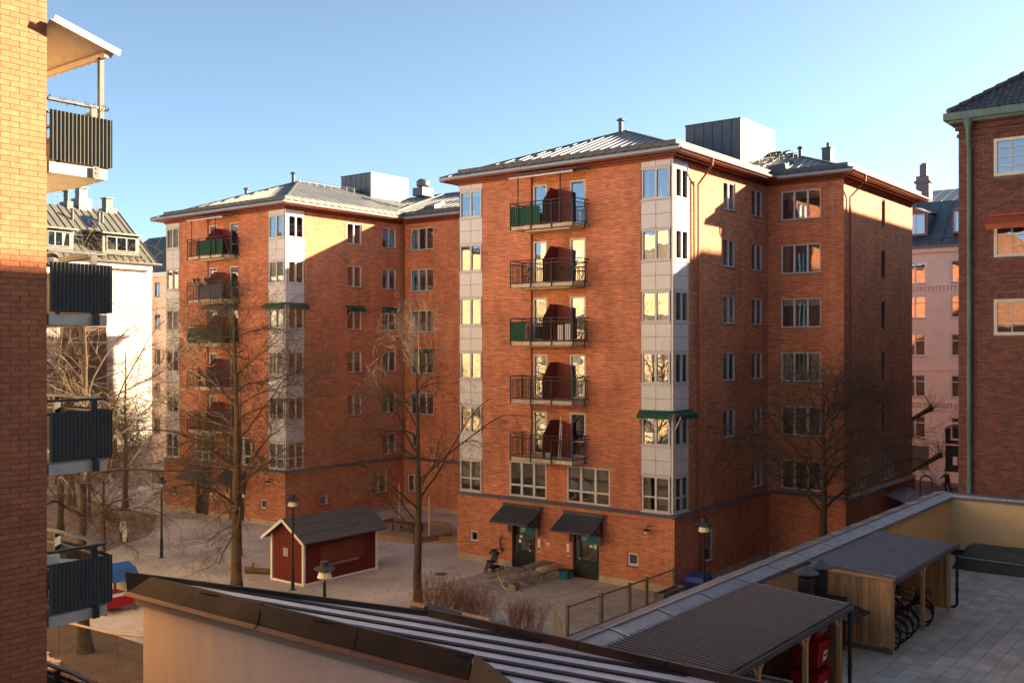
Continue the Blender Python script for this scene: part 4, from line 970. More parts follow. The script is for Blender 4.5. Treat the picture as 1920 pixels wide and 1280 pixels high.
# red boxes
m0 = None
for i, (z, lab) in enumerate(((3.30, 'red plastic box at floor level, lowest of the stack'), (4.0, 'red plastic box with small label, middle of the stack'), (4.68, 'red plastic box with large grey label, topmost of the stack'))):
    T = thing('red_box', lab, 'box', (-8.78, 22.4, z), group='red boxes stacked in the corrugated shelter')
    m = MB(); x, y = -8.78, 22.4
    m.add([(x-.26, y-.33, z), (x+.26, y-.33, z), (x+.26, y+.33, z), (x-.26, y+.33, z), (x-.31, y-.38, z+.48), (x+.31, y-.38, z+.48), (x+.31, y+.38, z+.48), (x-.31, y+.38, z+.48)], [(0,3,2,1),(0,1,5,4),(1,2,6,5),(2,3,7,6),(3,0,4,7),(4,5,6,7)])
    m.build('box_body', 'redbox', T)
    m = MB(); m.box(x-.33, x+.33, y-.40, y+.40, z+.481, z+.56); m.build('lid', 'redbox', T)
    m = MB(); h = .17 if i == 2 else .12; zz = z+.24; m.add([(x+.27+.04*(zz-h-z)/.48+.02, y-h, zz-h), (x+.27+.04*(zz-h-z)/.48+.02, y+h, zz-h), (x+.27+.07*(zz+h-z)/.48+.015, y+h, zz+h), (x+.27+.07*(zz+h-z)/.48+.015, y-h, zz+h)], [(0,1,2,3)]); m.build('label_sheet', 'white' if i < 2 else 'steel', T)
    if i < 2: m = MB(); m.box(x+.318, x+.324, y-.06, y+.06, z+.22, z+.32); m.build('printed_mark', 'black', T)
m = MB(); m.box(-9.7, -8.5, 16.2, 20.7, 3.9, 4.0); m.box(-9.65, -8.6, 16.3, 16.4, 3.284, 3.9); m.box(-9.65, -8.6, 20.4, 20.5, 3.284, 3.9); tag(m.build('work_bench', 'panel', None), 'pale low bench inside the corrugated shelter', 'bench')
m = MB(); m.box(-9.6, -9.2, 19.0, 19.5, 4.001, 4.6); m.box(-9.65, -9.15, 18.95, 19.55, 4.601, 4.68); tag(m.build('green_bin', 'tarp', None), 'dark green bin standing on the pale bench', 'bin')
# green tarp covered furniture
T = thing('covered_furniture', 'outdoor furniture under a dark green tarpaulin by the ochre wall', 'tarpaulin', (-7.4, 39.0, 3.284))
n, q = 44, 14; vs = []; x0, x1, y0, y1 = -9.7, -4.5, 38.35, 39.35; rr = random.Random(2)
sec = [(-.12, 0), (-.06, .35), (.0, .72), (.05, .82), (.3, .86), (.7, .86), (.95, .82), (1.0, .72), (1.06, .3), (1.12, 0)]
for i in range(n+1):
    u = i/n; e = min(1, min(u, 1-u)*14)
    for (a, h) in sec:
        wv = .014*math.sin(i*1.7+a*9)+.010*math.sin(i*.7+h*11)
        vs.append((x0+(x1-x0)*u+(.06 if u < .5 else -.06)*(1-h)*(-1)*(1-e)*2, y0+(y1-y0)*(.5+(a-.5)*(.9+.1*e))+wv*(1 if h < .8 else .3), 3.285+h*(.3+.7*e)*(1 if h < .8 else 1+.006*math.sin(i*.9))+(0 if h == 0 else wv*.3)))
k = len(sec); m = MB(); m.add(vs, [(i*k+j, (i+1)*k+j, (i+1)*k+j+1, i*k+j+1) for i in range(n) for j in range(k-1)]+[tuple(range(k-1, -1, -1)), tuple(range(n*k, n*k+k))])
m.build('tarpaulin', 'tarp', T, smooth=True)
m = MB(); m.tube([(x0-.05, y0-.13, 3.75), (-7.5, y0-.15, 3.72), (x1, y0-.13, 3.74)], .015, 5); m.build('rope', 'steel', T)
# bicycles
def bicycle(colour, basket=False):
    T = thing('bicycle', 'bicycle', 'bicycle', (0, 0, 0), group='bicycles parked in the timber shelter')
    for sx in (-.53, .53):
        m = MB(); m.torus((sx, 0, .35), .335, .02, 'Y', 28, 6); wh = m.build('wheel', 'rubber', T)
        m = MB(); m.torus((sx, 0, .35), .31, .012, 'Y', 28, 5)
        for k in range(14): a = k*math.pi/7; m.bar((sx, 0, .35), (sx+.31*math.cos(a), 0, .35+.31*math.sin(a)), .006)
        m.build('rim', 'chrome', wh)
    m = MB(); J = {'b': (-.05, 0, .30), 's': (-.20, 0, .82), 'h': (.36, 0, .86), 'hl': (.39, 0, .70), 'r': (-.53, 0, .35), 'f': (.53, 0, .35)}
    for a, c, r in (('b','s',.017), ('s','hl',.017), ('b','hl',.019), ('r','b',.011), ('r','s',.010), ('hl','f',.014), ('hl','h',.018)): m.tube([J[a], J[c]], r, 6)
    m.build('frame', colour, T)
    m = MB(); m.tube([(.16, -.27, 1.0), (.28, -.24, 1.03), (.36, -.06, 1.0), (.36, .06, 1.0), (.28, .24, 1.03), (.16, .27, 1.0)], .013, 6); m.tube([(.36, 0, .86), (.36, 0, 1.0)], .013, 6); m.build('handlebar', 'chrome', T)
    m = MB(); m.add([(-.36, -.10, .93), (-.36, .10, .93), (-.1, .03, .92), (-.1, -.03, .92), (-.36, -.09, .88), (-.36, .09, .88), (-.1, .02, .89), (-.1, -.02, .89)], [(0,3,2,1),(4,5,6,7),(0,1,5,4),(1,2,6,5),(2,3,7,6),(3,0,4,7)]); m.tube([(-.2, 0, .8), (-.22, 0, .9)], .012, 6); m.build('saddle', 'black', T)
    m = MB(); 
    for sx, a0, a1 in ((-.53, 10, 175), (.53, 20, 150)):
        pts = [(sx+.375*math.cos(R(a0+(a1-a0)*k/10)), 0, .35+.375*math.sin(R(a0+(a1-a0)*k/10))) for k in range(11)]; m.tube(pts, [.022]*11, 5)
    m.build('mudguard', 'black', T)
    m = MB(); m.box(-.85, -.42, -.07, .07, .73, .745); m.bar((-.8, 0, .73), (-.56, 0, .36), .015); m.build('luggage_rack', 'steel', T)
    if basket: m = MB(); [m.bar((.42, y, z), (.75, y, z), .01) for z in (.78, .86, .94, 1.0) for y in (-.16, .16)]; [m.bar((x, -.16, z), (x, .16, z), .01) for z in (.78, .86, .94, 1.0) for x in (.42, .75)]; [m.bar((x, y, .78), (x, y, 1.0), .008) for x in (.42, .53, .64, .75) for y in (-.16, .16)]; m.build('basket', 'black', T)
    return T
bk1 = bicycle('redb'); bk2 = bicycle('black', True)
bl_ = [(bk2, 27.0, 'black bicycle nearest the boarded side of the shelter'), (bk1, 27.45, 'dark red bicycle second from the boarded side'), (bk2, 28.05, 'black bicycle with front basket just left of the middle post'), (bk1, 28.75, 'dark red bicycle just before the middle post'), (bk1, 29.6, 'red bicycle right behind the middle post'), (bk2, 30.3, 'black bicycle with pale rims farthest into the shelter')]
used = set()
for src, y, lab in bl_:
    o = src if src.name not in used else copy_tree(src); used.add(src.name)
    o.location = (-9.05+random.uniform(-.08, .08), y, 3.285); o.rotation_euler = (R(random.uniform(-5, 5)), 0, R(random.uniform(-14, 10))); o['label'] = lab
for x, y, rz, lab in ((-54.5, 22.8, 20, 'black bicycle leaning among the trees behind the lower balcony'), (-56.0, 24.5, 65, 'black bicycle half hidden by twigs left of the far trees')):
    o = copy_tree(bk2); o.location = (x, y, 0); o.rotation_euler = (0, 0, R(rz)); o['label'] = lab; o['group'] = 'bicycles parked in the courtyard'

# ================================================================== DARK BRICK BUILDING, RIGHT
YR, XRL = 41.6, -10.42
T = thing('brick_house', 'dark brown brick building with green copper gutter and tiled roof at the right edge', 'building', (0, 50, 0))
m = MB(); m.box(XRL+.02, 14, YR+.03, 90, 0, 20.0); m.build('wall', 'mortarR', T)
rf = Fr('S', YR)
rw_ = [(-9.14, -6.6, 17.72, 19.15, None), (-9.14, -6.6, 14.65, 15.85, 'awn'), (-9.14, -6.6, 11.68, 13.05, None)]
bw_, bh_ = .28, .078; cells = []
for r in range(int(20/bh_)):
    z = r*bh_; x = XRL-(r % 2)*bw_/2*0 ; off = (r % 2)*bw_/2
    x = XRL if not off else XRL
    xs = [XRL] if not off else [XRL, XRL+bw_/2]
    cur = XRL
    first_ = True
    while cur < -5.0:
        wd = bw_/2 if (off and first_) else bw_
        x1 = cur+wd
        hit = any(o[0]-.0 < x1 and o[1] > cur and o[2]-.05 < z+bh_ and o[3]+.25 > z for o in rw_)
        if not hit: cells.append((cur, z, wd))
        else:
            for o in rw_:
                if o[0] > cur and o[0] < x1 and o[2]-.05 < z+bh_ and o[3]+.25 > z and o[0]-cur > .06: cells.append((cur, z, o[0]-cur))
        cur = x1; first_ = False
show = [c for c in cells if c[0] < -7.2 and vis(c[0], YR, c[1])[1] < 935 and vis(c[0], YR, c[1])[0] < 1915 and c[2] == bw_]
show.sort(key=lambda c: (abs(c[1]-14)*.25+abs(c[0]+9))); near = set(show[:300]); rest = MB()
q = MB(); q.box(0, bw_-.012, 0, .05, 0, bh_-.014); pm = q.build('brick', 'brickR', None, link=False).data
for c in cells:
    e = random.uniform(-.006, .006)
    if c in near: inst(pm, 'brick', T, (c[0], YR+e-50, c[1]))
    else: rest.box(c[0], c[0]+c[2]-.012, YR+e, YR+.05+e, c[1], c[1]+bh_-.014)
for o in rw_:      # soldier course over each window
    x = o[0]-.1
    while x < -6.5: rest.box(x, x+.066, YR-.004+random.uniform(-.004, .004), YR+.05, o[3]+.02, o[3]+.24); x += .078
rest.build('bricks', 'brickR', T, kind='stuff')
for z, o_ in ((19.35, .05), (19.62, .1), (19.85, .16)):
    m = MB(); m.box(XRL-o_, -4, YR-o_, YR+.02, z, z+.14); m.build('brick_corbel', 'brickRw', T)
for o in rw_:
    window(T, rf, o[0], o[1], o[2], o[3], 2, rev=.0, fm='wcream', gm='glass2', fw=.12, muntins=(2, 4 if o[2] > 17 else 3), dress='sides', bar=.08)
    if o[4]:
        m = MB(); n = 40; P = rf.P; vs = []; u0, u1 = o[0]-.15, o[1]+.1
        m.add([P(u0, 16.2, .05), P(u1, 16.2, .05), P(u1, 15.85, .75), P(u0, 15.85, .75)], [(0,1,2,3)])
        for i in range(n+1): u = u0+(u1-u0)*i/n; vs += [P(u, 15.85, .75), P(u, 15.68-.05*abs(math.sin(i*.42)), .76)]
        m.add(vs, [(2*i, 2*i+2, 2*i+3, 2*i+1) for i in range(n)]); m.fb(rf, u0, u1, 16.2, 16.28, 0, .12); m.build('awning', 'awnr', T)
# copper gutter, pipe
m = MB()
m.box(XRL-.45, 1, YR-.45, YR+.1, 20.0, 20.28); m.box(XRL-.45, XRL+.1, YR+.1, 88, 20.0, 20.28)
m.prism([(XRL-.30, YR-.30), (1, YR-.30), (1, YR), (XRL, YR), (XRL, 88), (XRL-.30, 88)], 19.9, 19.999); m.build('copper_gutter', 'verdi', T)
m = MB(); px_ = XRL+.42; m.lathe([(.06, 0), (.16, .4), (.17, .55)], 10, (px_, YR-.25, 19.45)); m.tube([(px_, YR-.25, 19.5), (px_, YR-.2, 19.1), (px_, YR-.12, 18.7), (px_, YR-.12, 3)], .088, 10)
for z in np.arange(4.2, 18.6, 1.95): m.lathe([(.105, 0), (.105, .05)], 10, (px_, YR-.12, z)); m.bar((px_-.14, YR-.05, z-.12), (px_+.05, YR-.02, z-.12), .04)
m.build('downpipe', 'verdi', T)
# tiled roof, front slope and hip
pit = math.tan(R(35)); x0r, y0r, z0r = XRL-.3, YR-.3, 20.28
m = MB(); m.add([(x0r, y0r, z0r), (2, y0r, z0r), (2, y0r+8, z0r+8*pit), (x0r+8, y0r+8, z0r+8*pit)], [(0,1,2,3)]); m.add([(x0r, y0r, z0r), (x0r+8, y0r+8, z0r+8*pit), (x0r+8, 88, z0r+8*pit), (x0r, 88, z0r)], [(0,1,2,3)]); m.build('roof', 'mortarR', T)
q = MB(); vs = []; prof = [(-.02, .0), (.03, .05), (.09, .065), (.15, .04), (.2, .0), (.26, -.005)]
for (x, z) in prof: vs += [(x, 0, z), (x, .42, z-.02)]
q.add(vs, [(2*i, 2*i+2, 2*i+3, 2*i+1) for i in range(5)]); q.add([(x, 0, z-.02) for x, z in prof]+[(x, 0, z) for x, z in prof], [(i, i+1, 7+i, 6+i) for i in range(5)])
tm = q.build('roof_tile', 'tile', None, link=False, smooth=False).data
cnt = 0; tr = MB()
for i in range(34):
    for j in range(17):
        s_ = j*.34; yy = y0r+s_*math.cos(R(35)); xx = x0r+.1+i*.235
        if xx-x0r < yy-y0r+.02 or xx > -3: continue
        loc = (xx, yy-50, z0r+.03+s_*math.sin(R(35)))
        if vis(xx, yy, loc[2])[0] < 1945 and cnt < 300: inst(tm, 'roof_tile', T, loc, (R(35), 0, 0)); cnt += 1
for i in range(24):
    a = i*.36; p = Vector((x0r+a, y0r+a, z0r+.08+a*pit)); m = MB(); d = Vector((1, 1, pit)).normalized(); m.tube([p, p+d*.5], [.13, .10], 8); m.build('hip_tile', 'tile', T)

# ================================================================== STREET BUILDING BEHIND
YS = 87.4; SF = Fr('S', YS)
T = thing('street_house', 'salmon rendered street house with blue grey mansard roof seen in the gap on the right', 'building', (-20, 92, 0))
zts = [18.5, 15.05, 11.95, 8.55, 5.2]; zts = []
cols = [(-26.2, -24.45), (-22.5, -20.8), (-31.4, -29.7), (-17.4, -15.7)]
tops = [18.45, 15.55, 12.4, 9.0, 5.55]
m = MB(); ops = [(a, c, z-1.9, z) for z in tops for a, c in cols]+[(-27.0, -24.2, .15, 3.0), (-22.9, -20.9, .15, 4.6)]
m.wall(SF, -60, 12, 0, 19.4, ops, .18); m.build('wall', 'street', T)
for o in ops[:-2]: window(T, SF, *o[:4], 2, transom=o[3]-.6, rev=.1, fm='wwhite', gm='glass2', dress=random.choice(['sides', 'none', 'half']), fw=.12)
m = MB(); m.fb(SF, -27.0, -24.2, .15, 3.0, -.16, -.1)
for i in range(1, 6): m.fb(SF, -27+i*.46, -26.97+i*.46, .3, 2.9, -.1, -.07)
m.build('garage_gate', 'garage', T)
m = MB(); m.fb(SF, -22.9, -20.9, .15, 4.6, -.16, -.1); g = m.build('entrance_door', 'door', T)
m = MB(); m.fb(SF, -22.35, -22.0, 1.6, 2.3, -.099, -.09); m.build('paper_notice', 'white', g)
m = MB(); m.fb(SF, -23.15, -22.9, .15, 4.4, 0, .1); m.fb(SF, -20.9, -20.65, .15, 4.4, 0, .1)
pts = [SF.P(-21.9+1.12*math.cos(a), 4.3+.75*math.sin(a), .05) for a in [math.pi*k/10 for k in range(11)]]; m.tube(pts, .12, 6); m.build('door_surround', 'street', T)
m = MB()
for z, h, d in ((19.1, .35, .35), (16.3, .12, .12), (6.6, .14, .12), (9.3, .10, .08), (.13, .9, .06), (3.2, .12, .08)): m.fb(SF, -60, 12, z, z+h, 0.002, d)
for x in np.arange(-40, 0, .3): m.fb(SF, x, x+.16, 15.95, 16.29, .002, .08); m.fb(SF, x, x+.16, 6.3, 6.59, .002, .08)
m.build('string_course', 'street', T)
m = MB(); m.fb(SF, -60, 12, 19.45, 19.65, .0, .55); m.build('gutter', 'flash', T)
# mansard
m = MB(); m.box(-60, 12, YS+.5, YS+14, 0, 19.4); m.build('core', 'street', T)
zf = lambda x, y: 19.6+(y-YS+.3)*1.05 if y < YS+3.7 else 23.8+(y-YS-3.7)*.35
for i in range(40):
    x0 = -46+i*.95
    m = MB(); y0, y1, y2 = YS-.3, YS+3.6, YS+8
    z1_ = 19.6+3.9*1.08; z2_ = z1_+1.6
    m.add([(x0, y0, 19.6), (x0+.93, y0, 19.6), (x0+.93, y1, z1_), (x0, y1, z1_), (x0+.93, y2, z2_), (x0, y2, z2_)], [(0,1,2,3), (3,2,4,5)]); m.bar((x0+.94, y0, 19.62), (x0+.94, y1, z1_+.02), .04, .1); m.build('roof_sheet', 'slate', T)
for x in (-25.35, -21.5, -30.8):
    m = MB(); m.prism([(x-.95, YS+.3), (x+.95, YS+.3), (x+.95, YS+3.2), (x-.95, YS+3.2)], 20.6, 22.5)
    m.add([(x-1.15, YS+.1, 22.45), (x+1.15, YS+.1, 22.45), (x, YS+.1, 22.95), (x-1.15, YS+4, 22.75), (x+1.15, YS+4, 22.75), (x, YS+4, 23.3)], [(0,1,2), (0,2,5,3), (1,4,5,2), (0,3,4,1)]); dm = m.build('dormer', 'flash', T)
    window(T, Fr('S', YS+.3), x-.75, x+.75, 20.75, 22.4, 2, rev=-.05, fm='wwhite', gm='glass2', sill=False, dress='full')
m = MB(); m.tube([(-46, YS+.1, 20.25), (-8, YS+.1, 20.25)], .03, 5)
for x in np.arange(-45, -8, 1.2): m.bar((x, YS+.1, 19.9), (x, YS+.1, 20.25), .04)
for q in (-.2, .2): m.bar((-23.4+q, YS, 19.8), (-23.4+q, YS+3.5, 23.6), .05)
for k in range(14): m.bar((-23.6, YS+k*.26, 19.9+k*.28), (-23.2, YS+k*.26, 19.9+k*.28), .04)
m.build('roof_rail', 'dmetal', T)
m = MB(); m.box(-26.4, -25.3, YS+4, YS+5, 22, 26.2); m.box(-26.55, -25.15, YS+3.9, YS+5.1, 25.6, 25.8); m.box(-26.15, -25.55, YS+4.2, YS+4.8, 26.2, 27.2); m.lathe([(.28, 0), (.3, .1), (.1, .2)], 10, (-25.85, YS+4.5, 27.2)); m.build('chimney', 'flash', T)
# street person carrying a pale board, cycle arch, kerb things
def person(loc, rz, label, joints, radii, edges, shirt, trouser, zsplit):
    me = bpy.data.meshes.new('body'); me.from_pydata(joints, edges, []); ob = bpy.data.objects.new('tmp', me); col.objects.link(ob)
    ob.modifiers.new('s', 'SKIN'); me.skin_vertices[0].data[0].use_root = True
    for i, r in enumerate(radii): me.skin_vertices[0].data[i].radius = (r*1.3, r*1.2)
    sb = ob.modifiers.new('u', 'SUBSURF'); sb.levels = 1; sb.render_levels = 1
    dg = bpy.context.evaluated_depsgraph_get(); me2 = bpy.data.meshes.new_from_object(ob.evaluated_get(dg)); bpy.data.objects.remove(ob)
    for x in (shirt, trouser, 'skin', 'black'): me2.materials.append(M[x])
    for p in me2.polygons:
        z = p.center.z; p.use_smooth = True
        p.material_index = 3 if z < .1 else 1 if z < zsplit else 0 if z < 1.36 else 2
    T = thing('person', label, 'person', loc, rz); b_ = bpy.data.objects.new('body', me2); col.objects.link(b_); b_.parent = T
    return T
J = [(0,0,.92), (0,.02,1.15), (0,.10,1.38), (0,.14,1.5), (0,.18,1.60), (0,.2,1.70), (-.19,.12,1.36), (-.25,.30,1.12), (-.2,.5,1.0), (.19,.12,1.36), (.25,.30,1.12), (.2,.5,1.0), (-.1,0,.86), (-.13,.12,.48), (-.13,-.02,.08), (-.13,.12,.04), (.1,0,.86), (.12,-.10,.48), (.12,-.30,.1), (.12,-.18,.04)]
Ed = [(0,1),(1,2),(2,3),(3,4),(4,5),(2,6),(6,7),(7,8),(2,9),(9,10),(10,11),(0,12),(12,13),(13,14),(14,15),(0,16),(16,17),(17,18),(18,19)]
Ra = [.15,.14,.15,.055,.095,.09,.07,.055,.04,.07,.055,.04,.1,.07,.05,.045,.1,.07,.05,.045]
p = person((-21.5, 82.6, 0), R(60), 'person in dark jacket carrying a large pale board along the street', J, Ra, Ed, 'jacket', 'jacket', .9)
m = MB(); m.lathe([(.0, .0), (.1, .02), (.115, .1), (.08, .2), (0, .22)], 12, (0, .17, 1.6)); h = m.build('hair', 'black', None); h.parent = p
m = MB(); m.add([(-22.9, 82.3, 1.15), (-22.0, 82.3, .55), (-21.75, 82.5, .85), (-22.6, 82.5, 1.45)]+[(-22.9, 82.4, 1.08), (-22.0, 82.4, .48), (-21.75, 82.6, .78), (-22.6, 82.6, 1.38)], [(0,1,2,3),(7,6,5,4),(0,4,5,1),(1,5,6,2),(2,6,7,3),(3,7,4,0)])
tag(m.build('board', 'panel', None), 'large pale grey board carried at a tilt along the street', 'board')
m = MB(); m.tube([(-12.05, 42.3, 3), (-12.05, 42.3, 5.85)]+[(-11.83-.22*math.cos(a), 42.3, 5.85+.2*math.sin(a)) for a in [math.pi*k/8 for k in range(1, 8)]]+[(-11.61, 42.3, 5.85), (-11.61, 42.3, 3)], .035, 8); tag(m.build('ladder_hoop', 'black', None), 'black arched ladder hoop rising behind the far corner of the terrace wall', 'handrail')

# ================================================================== PALE BUILDING BEHIND, LEFT
XP = -74.6; PF = Fr('E', XP)
T = thing('pale_house', 'white rendered house with grey metal mansard roof and chimneys behind the trees on the left', 'building', (-80, 38, 0))
ops = [(39.5, 41.0, z, z+2.1) for z in (2.2, 5.4, 8.6, 11.8)]+[(34.5, 36.0, z, z+1.7) for z in (5.4, 8.6, 11.8)]+[(43.4, 44.2, z, z+1.5) for z in (2.4, 5.6)]
m = MB(); m.wall(PF, 18, 47.3, 0, 18.0, ops, .15); m.build('wall', 'pale', T)
for o in ops: window(T, PF, *o, 2, rev=.1, fm='redfr' if o[0] > 38 else 'wwhite')
m = MB(); m.box(-90, XP-.3, 18, 46.7, 0, 18); m.build('core', 'palep', T)
SP = Fr('S', 52.5); ops = [(-82.4, -81.5, z, z+1.35) for z in (3.4, 6.6, 9.7, 12.9, 15.8)]+[(-79.6, -78.8, z, z+1.35) for z in (3.4, 6.6, 9.7, 12.9)]
m = MB(); m.wall(SP, -92, -76.5, 0, 18.0, ops, .15); m.wall(Fr('N', 47.1), -90, XP, 0, 18.0); m.wall(Fr('E', -76.5), 52.5, 62, 0, 18); m.build('wall', 'palep', T)
for o in ops: window(T, SP, *o, 1, rev=.1, fm='redfr', sill=False)
m = MB(); m.fb(PF, 18, 47.1, 17.55, 17.95, 0, .35); m.fb(SP, -92, -76.5, 17.6, 17.95, .0, .4); m.build('cornice', 'pale', T)
for z in (5.3, 8.5, 11.7):
    m = MB(); m.box(XP+.001, XP+1.3, 38.5, 42.5, z-.15, z); B = m.build('balcony', 'lslab', T)
    m = MB()
    for a, c in (((XP, 38.5), (XP+1.3, 38.5)), ((XP+1.3, 38.5), (XP+1.3, 42.5)), ((XP+1.3, 42.5), (XP, 42.5))):
        m.bar((*a, z+1.05), (*c, z+1.05), .06)
        L = math.hypot(c[0]-a[0], c[1]-a[1]); n = int(L/.14)
        for k in range(n+1): x = a[0]+(c[0]-a[0])*k/n; y = a[1]+(c[1]-a[1])*k/n; m.bar((x, y, z), (x, y, z+1.05), .03)
    m.build('railing', 'brownw', B)
m = MB(); m.box(XP+.002, XP+.5, 41.2, 43.0, 2.0, 14.4); m.build('brown_bay', 'brownw', T)
for z in (6, 9.2, 12.4, 15.0): m = MB(); m.box(-84.6, -83.0, 51.6, 52.49, z-1.0, z); m.build('small_balcony', 'railing', T)
# mansard: lower eave 18.3, ridge 22.9
zl = lambda x, y: 18.1+(XP+.4-x)*.80
def pale_roof():
    y = 18.0
    while y < 47.4:
        y1 = min(y+.62, 47.6); a, c = zl(XP+.4, 0), zl(XP-5.6, 0)
        m = MB(); m.add([(XP+.4, y, a), (XP+.4, y1-.01, a), (XP-5.6, y1-.01, c), (XP-5.6, y, c)], [(0,1,2,3)]); m.bar((XP+.4, y1, a+.03), (XP-5.6, y1, c+.03), .04, .09); m.build('roof_sheet', 'zincb', T); y += .62
pale_roof()
m = MB(); m.add([(XP-5.6, 18, 22.9), (XP-5.6, 47.6, 22.9), (XP-12, 47.6, 19.5), (XP-12, 18, 19.5)], [(0,1,2,3)]); m.add([(XP+.3, 47.55, 18.1), (XP-5.6, 47.55, 22.85), (XP-12, 47.55, 18.1)], [(0,1,2)]); m.add([(-92, 52.1, 18.0), (-76.2, 52.1, 18.0), (-76.2, 58, 22.3), (-92, 58, 22.3)], [(0,1,2,3)]); m.add([(-76.2, 52.1, 18.0), (-76.2, 62, 18), (-76.2, 58, 22.3)], [(0,1,2)]); m.build('roof_slope', 'zincb', T)
m = MB(); m.tube([(XP+.5, 18, 18.05), (XP+.5, 47.9, 18.05)], .1, 6); m.build('gutter', 'zincb', T)
m = MB(); m.tube([(XP+.1, 18, 18.75), (XP+.1, 47, 18.75)], .04, 5); m.tube([(XP-1.2, 37, 20.1), (XP-1.2, 47, 20.1)], .04, 5)
for y in np.arange(36, 47, .8): m.bar((XP+.1, y, 18.4), (XP+.1, y, 18.75), .04)
m.build('roof_rail', 'lmetal', T)
for y0, y1 in ((38.2, 40.6), (43.0, 46.2)):
    m = MB(); m.prism([(XP-.1, y0), (XP-.1, y1), (XP-2.6, y1), (XP-2.6, y0)], 18.6, 20.3); m.prism([(XP+.25, y0-.2), (XP+.25, y1+.2), (XP-3.4, y1+.2), (XP-3.4, y0-.2)], lambda x, y: 20.3+(XP-x)*.12, lambda x, y: 20.42+(XP-x)*.12); dm = m.build('dormer', 'zincb', T)
    window(T, Fr('E', XP-.1), y0+.3, y1-.3, 18.95, 20.1, 3, rev=-.02, fm='lmetal', gm='glass2', sill=False, dress='sides')
for y in (38.6, 43.6):
    m = MB(); a = zl(XP-3.6, 0); m.add([(XP-3.2, y, zl(XP-3.2, 0)+.12), (XP-3.2, y+.9, zl(XP-3.2, 0)+.12), (XP-4.5, y+.9, zl(XP-4.5, 0)+.12), (XP-4.5, y, zl(XP-4.5, 0)+.12)], [(0,1,2,3)]); m.build('skylight', 'glass2', T)
for (y, h, wd) in ((43.9, 24.6, 1.1), (46.3, 24.0, 1.0), (42.9, 24.2, .5)):
    m = MB(); m.box(XP-6.6, XP-5.3, y, y+wd, 21.5, h-.9); m.box(XP-6.3, XP-5.6, y+.2, y+wd-.2, h-.9, h-.05); m.box(XP-6.4, XP-5.5, y+.12, y+wd-.12, h-.05, h+.05); m.build('chimney', 'zincb' if wd < 1.05 else 'lmetal', T)
    m = MB()
    for q in (-.9, -.5): m.bar((XP-5.9, y+q, h-2), (XP-5.9, y+q, h-.4), .04)
    m.bar((XP-5.9, y-.9, h-.4), (XP-5.9, y, h-.4), .04); m.bar((XP-5.9, y-.9, h-1.5), (XP-5.9, y, h-1.5), .04); m.build('chimney_ladder', 'dmetal', T)
for y in (37.8, 42.6, 44.9, 45.2, 40.3): m = MB(); m.lathe([(.12, 0), (.12, .9), (.17, .92), (.17, 1.0)], 8, (XP-4, y, zl(XP-4, 0)-.1)); m.build('roof_vent', 'dmetal', T)

# ================================================================== HOUSES OUTSIDE THE FRAME (unseen, added to block the low sun or bounce it)
def plain_house(x0, x1, y0, y1, h, mat, label, cut=0):
    T = thing('unseen_house', label, 'building', ((x0+x1)/2, (y0+y1)/2, 0))
    m = MB(); fw_ = Fr('W', x0); ops = [(u, u+1.3, z, z+1.6) for u in np.arange(y0+1.5, y1-2, 3.2) for z in np.arange(1.2, h-3, 3.0)]
    m.wall(fw_, y0, y1, 0, h, ops, .15); m.wall(Fr('S', y0), x0, x1, 0, h); m.wall(Fr('N', y1), x0, x1, 0, h); m.wall(Fr('E', x1), y0, y1, 0, h); m.build('wall', mat, T)
    m = MB()
    for o in ops: m.fb(fw_, *o, -.2, -.12)
    m.build('windows', 'wwhite', T)
    m = MB(); m.box(x0-.4, x1+.4, y0-.4, y1+.4, h+.001, h+.35); m.build('roof', 'flash', T)
plain_house(2.5, 14, -6, 40.6, 24.6, 'pale', 'tall white house closing the terrace on its right side')  # unseen caster shading terrace and near balconies, white for extra fill
T = thing('unseen_house', 'long yellow house closing the yard on the left behind the camera', 'building', (-75, -10, 0))  # added reflector: its sunlit face sends warm light into the yard
m = MB(); e_ = Fr('E', -66); ops = [(u, u+1.3, z, z+1.6) for u in np.arange(-38, 7, 3.2) for z in np.arange(1.2, 19, 3.0)]
m.wall(e_, -40, 10, 0, 21, ops, .15); m.wall(Fr('N', 10), -80, -66, 0, 21); m.wall(Fr('S', -40), -80, -66, 0, 21); m.wall(Fr('W', -80), -40, 10, 0, 21); m.build('wall', 'bounce_warm', T)
m = MB()
for o in ops: m.fb(e_, *o, -.2, -.12)
m.build('windows', 'wwhite', T)
m = MB(); m.box(-80.4, -65.6, -40.4, 10.4, 21.001, 21.4); m.build('roof', 'flash', T)
plain_house(-6, 10, 91, 110, 27.5, 'street', 'tall salmon house across the street behind the dark brick building')  # unseen sun blocker added beyond the street front
plain_house(-5.6, 12, 66, 84, 25.4, 'brickRw', 'taller rear wing behind the dark brick building')  # hidden block whose roof edge sets the shadow line on the brick walls
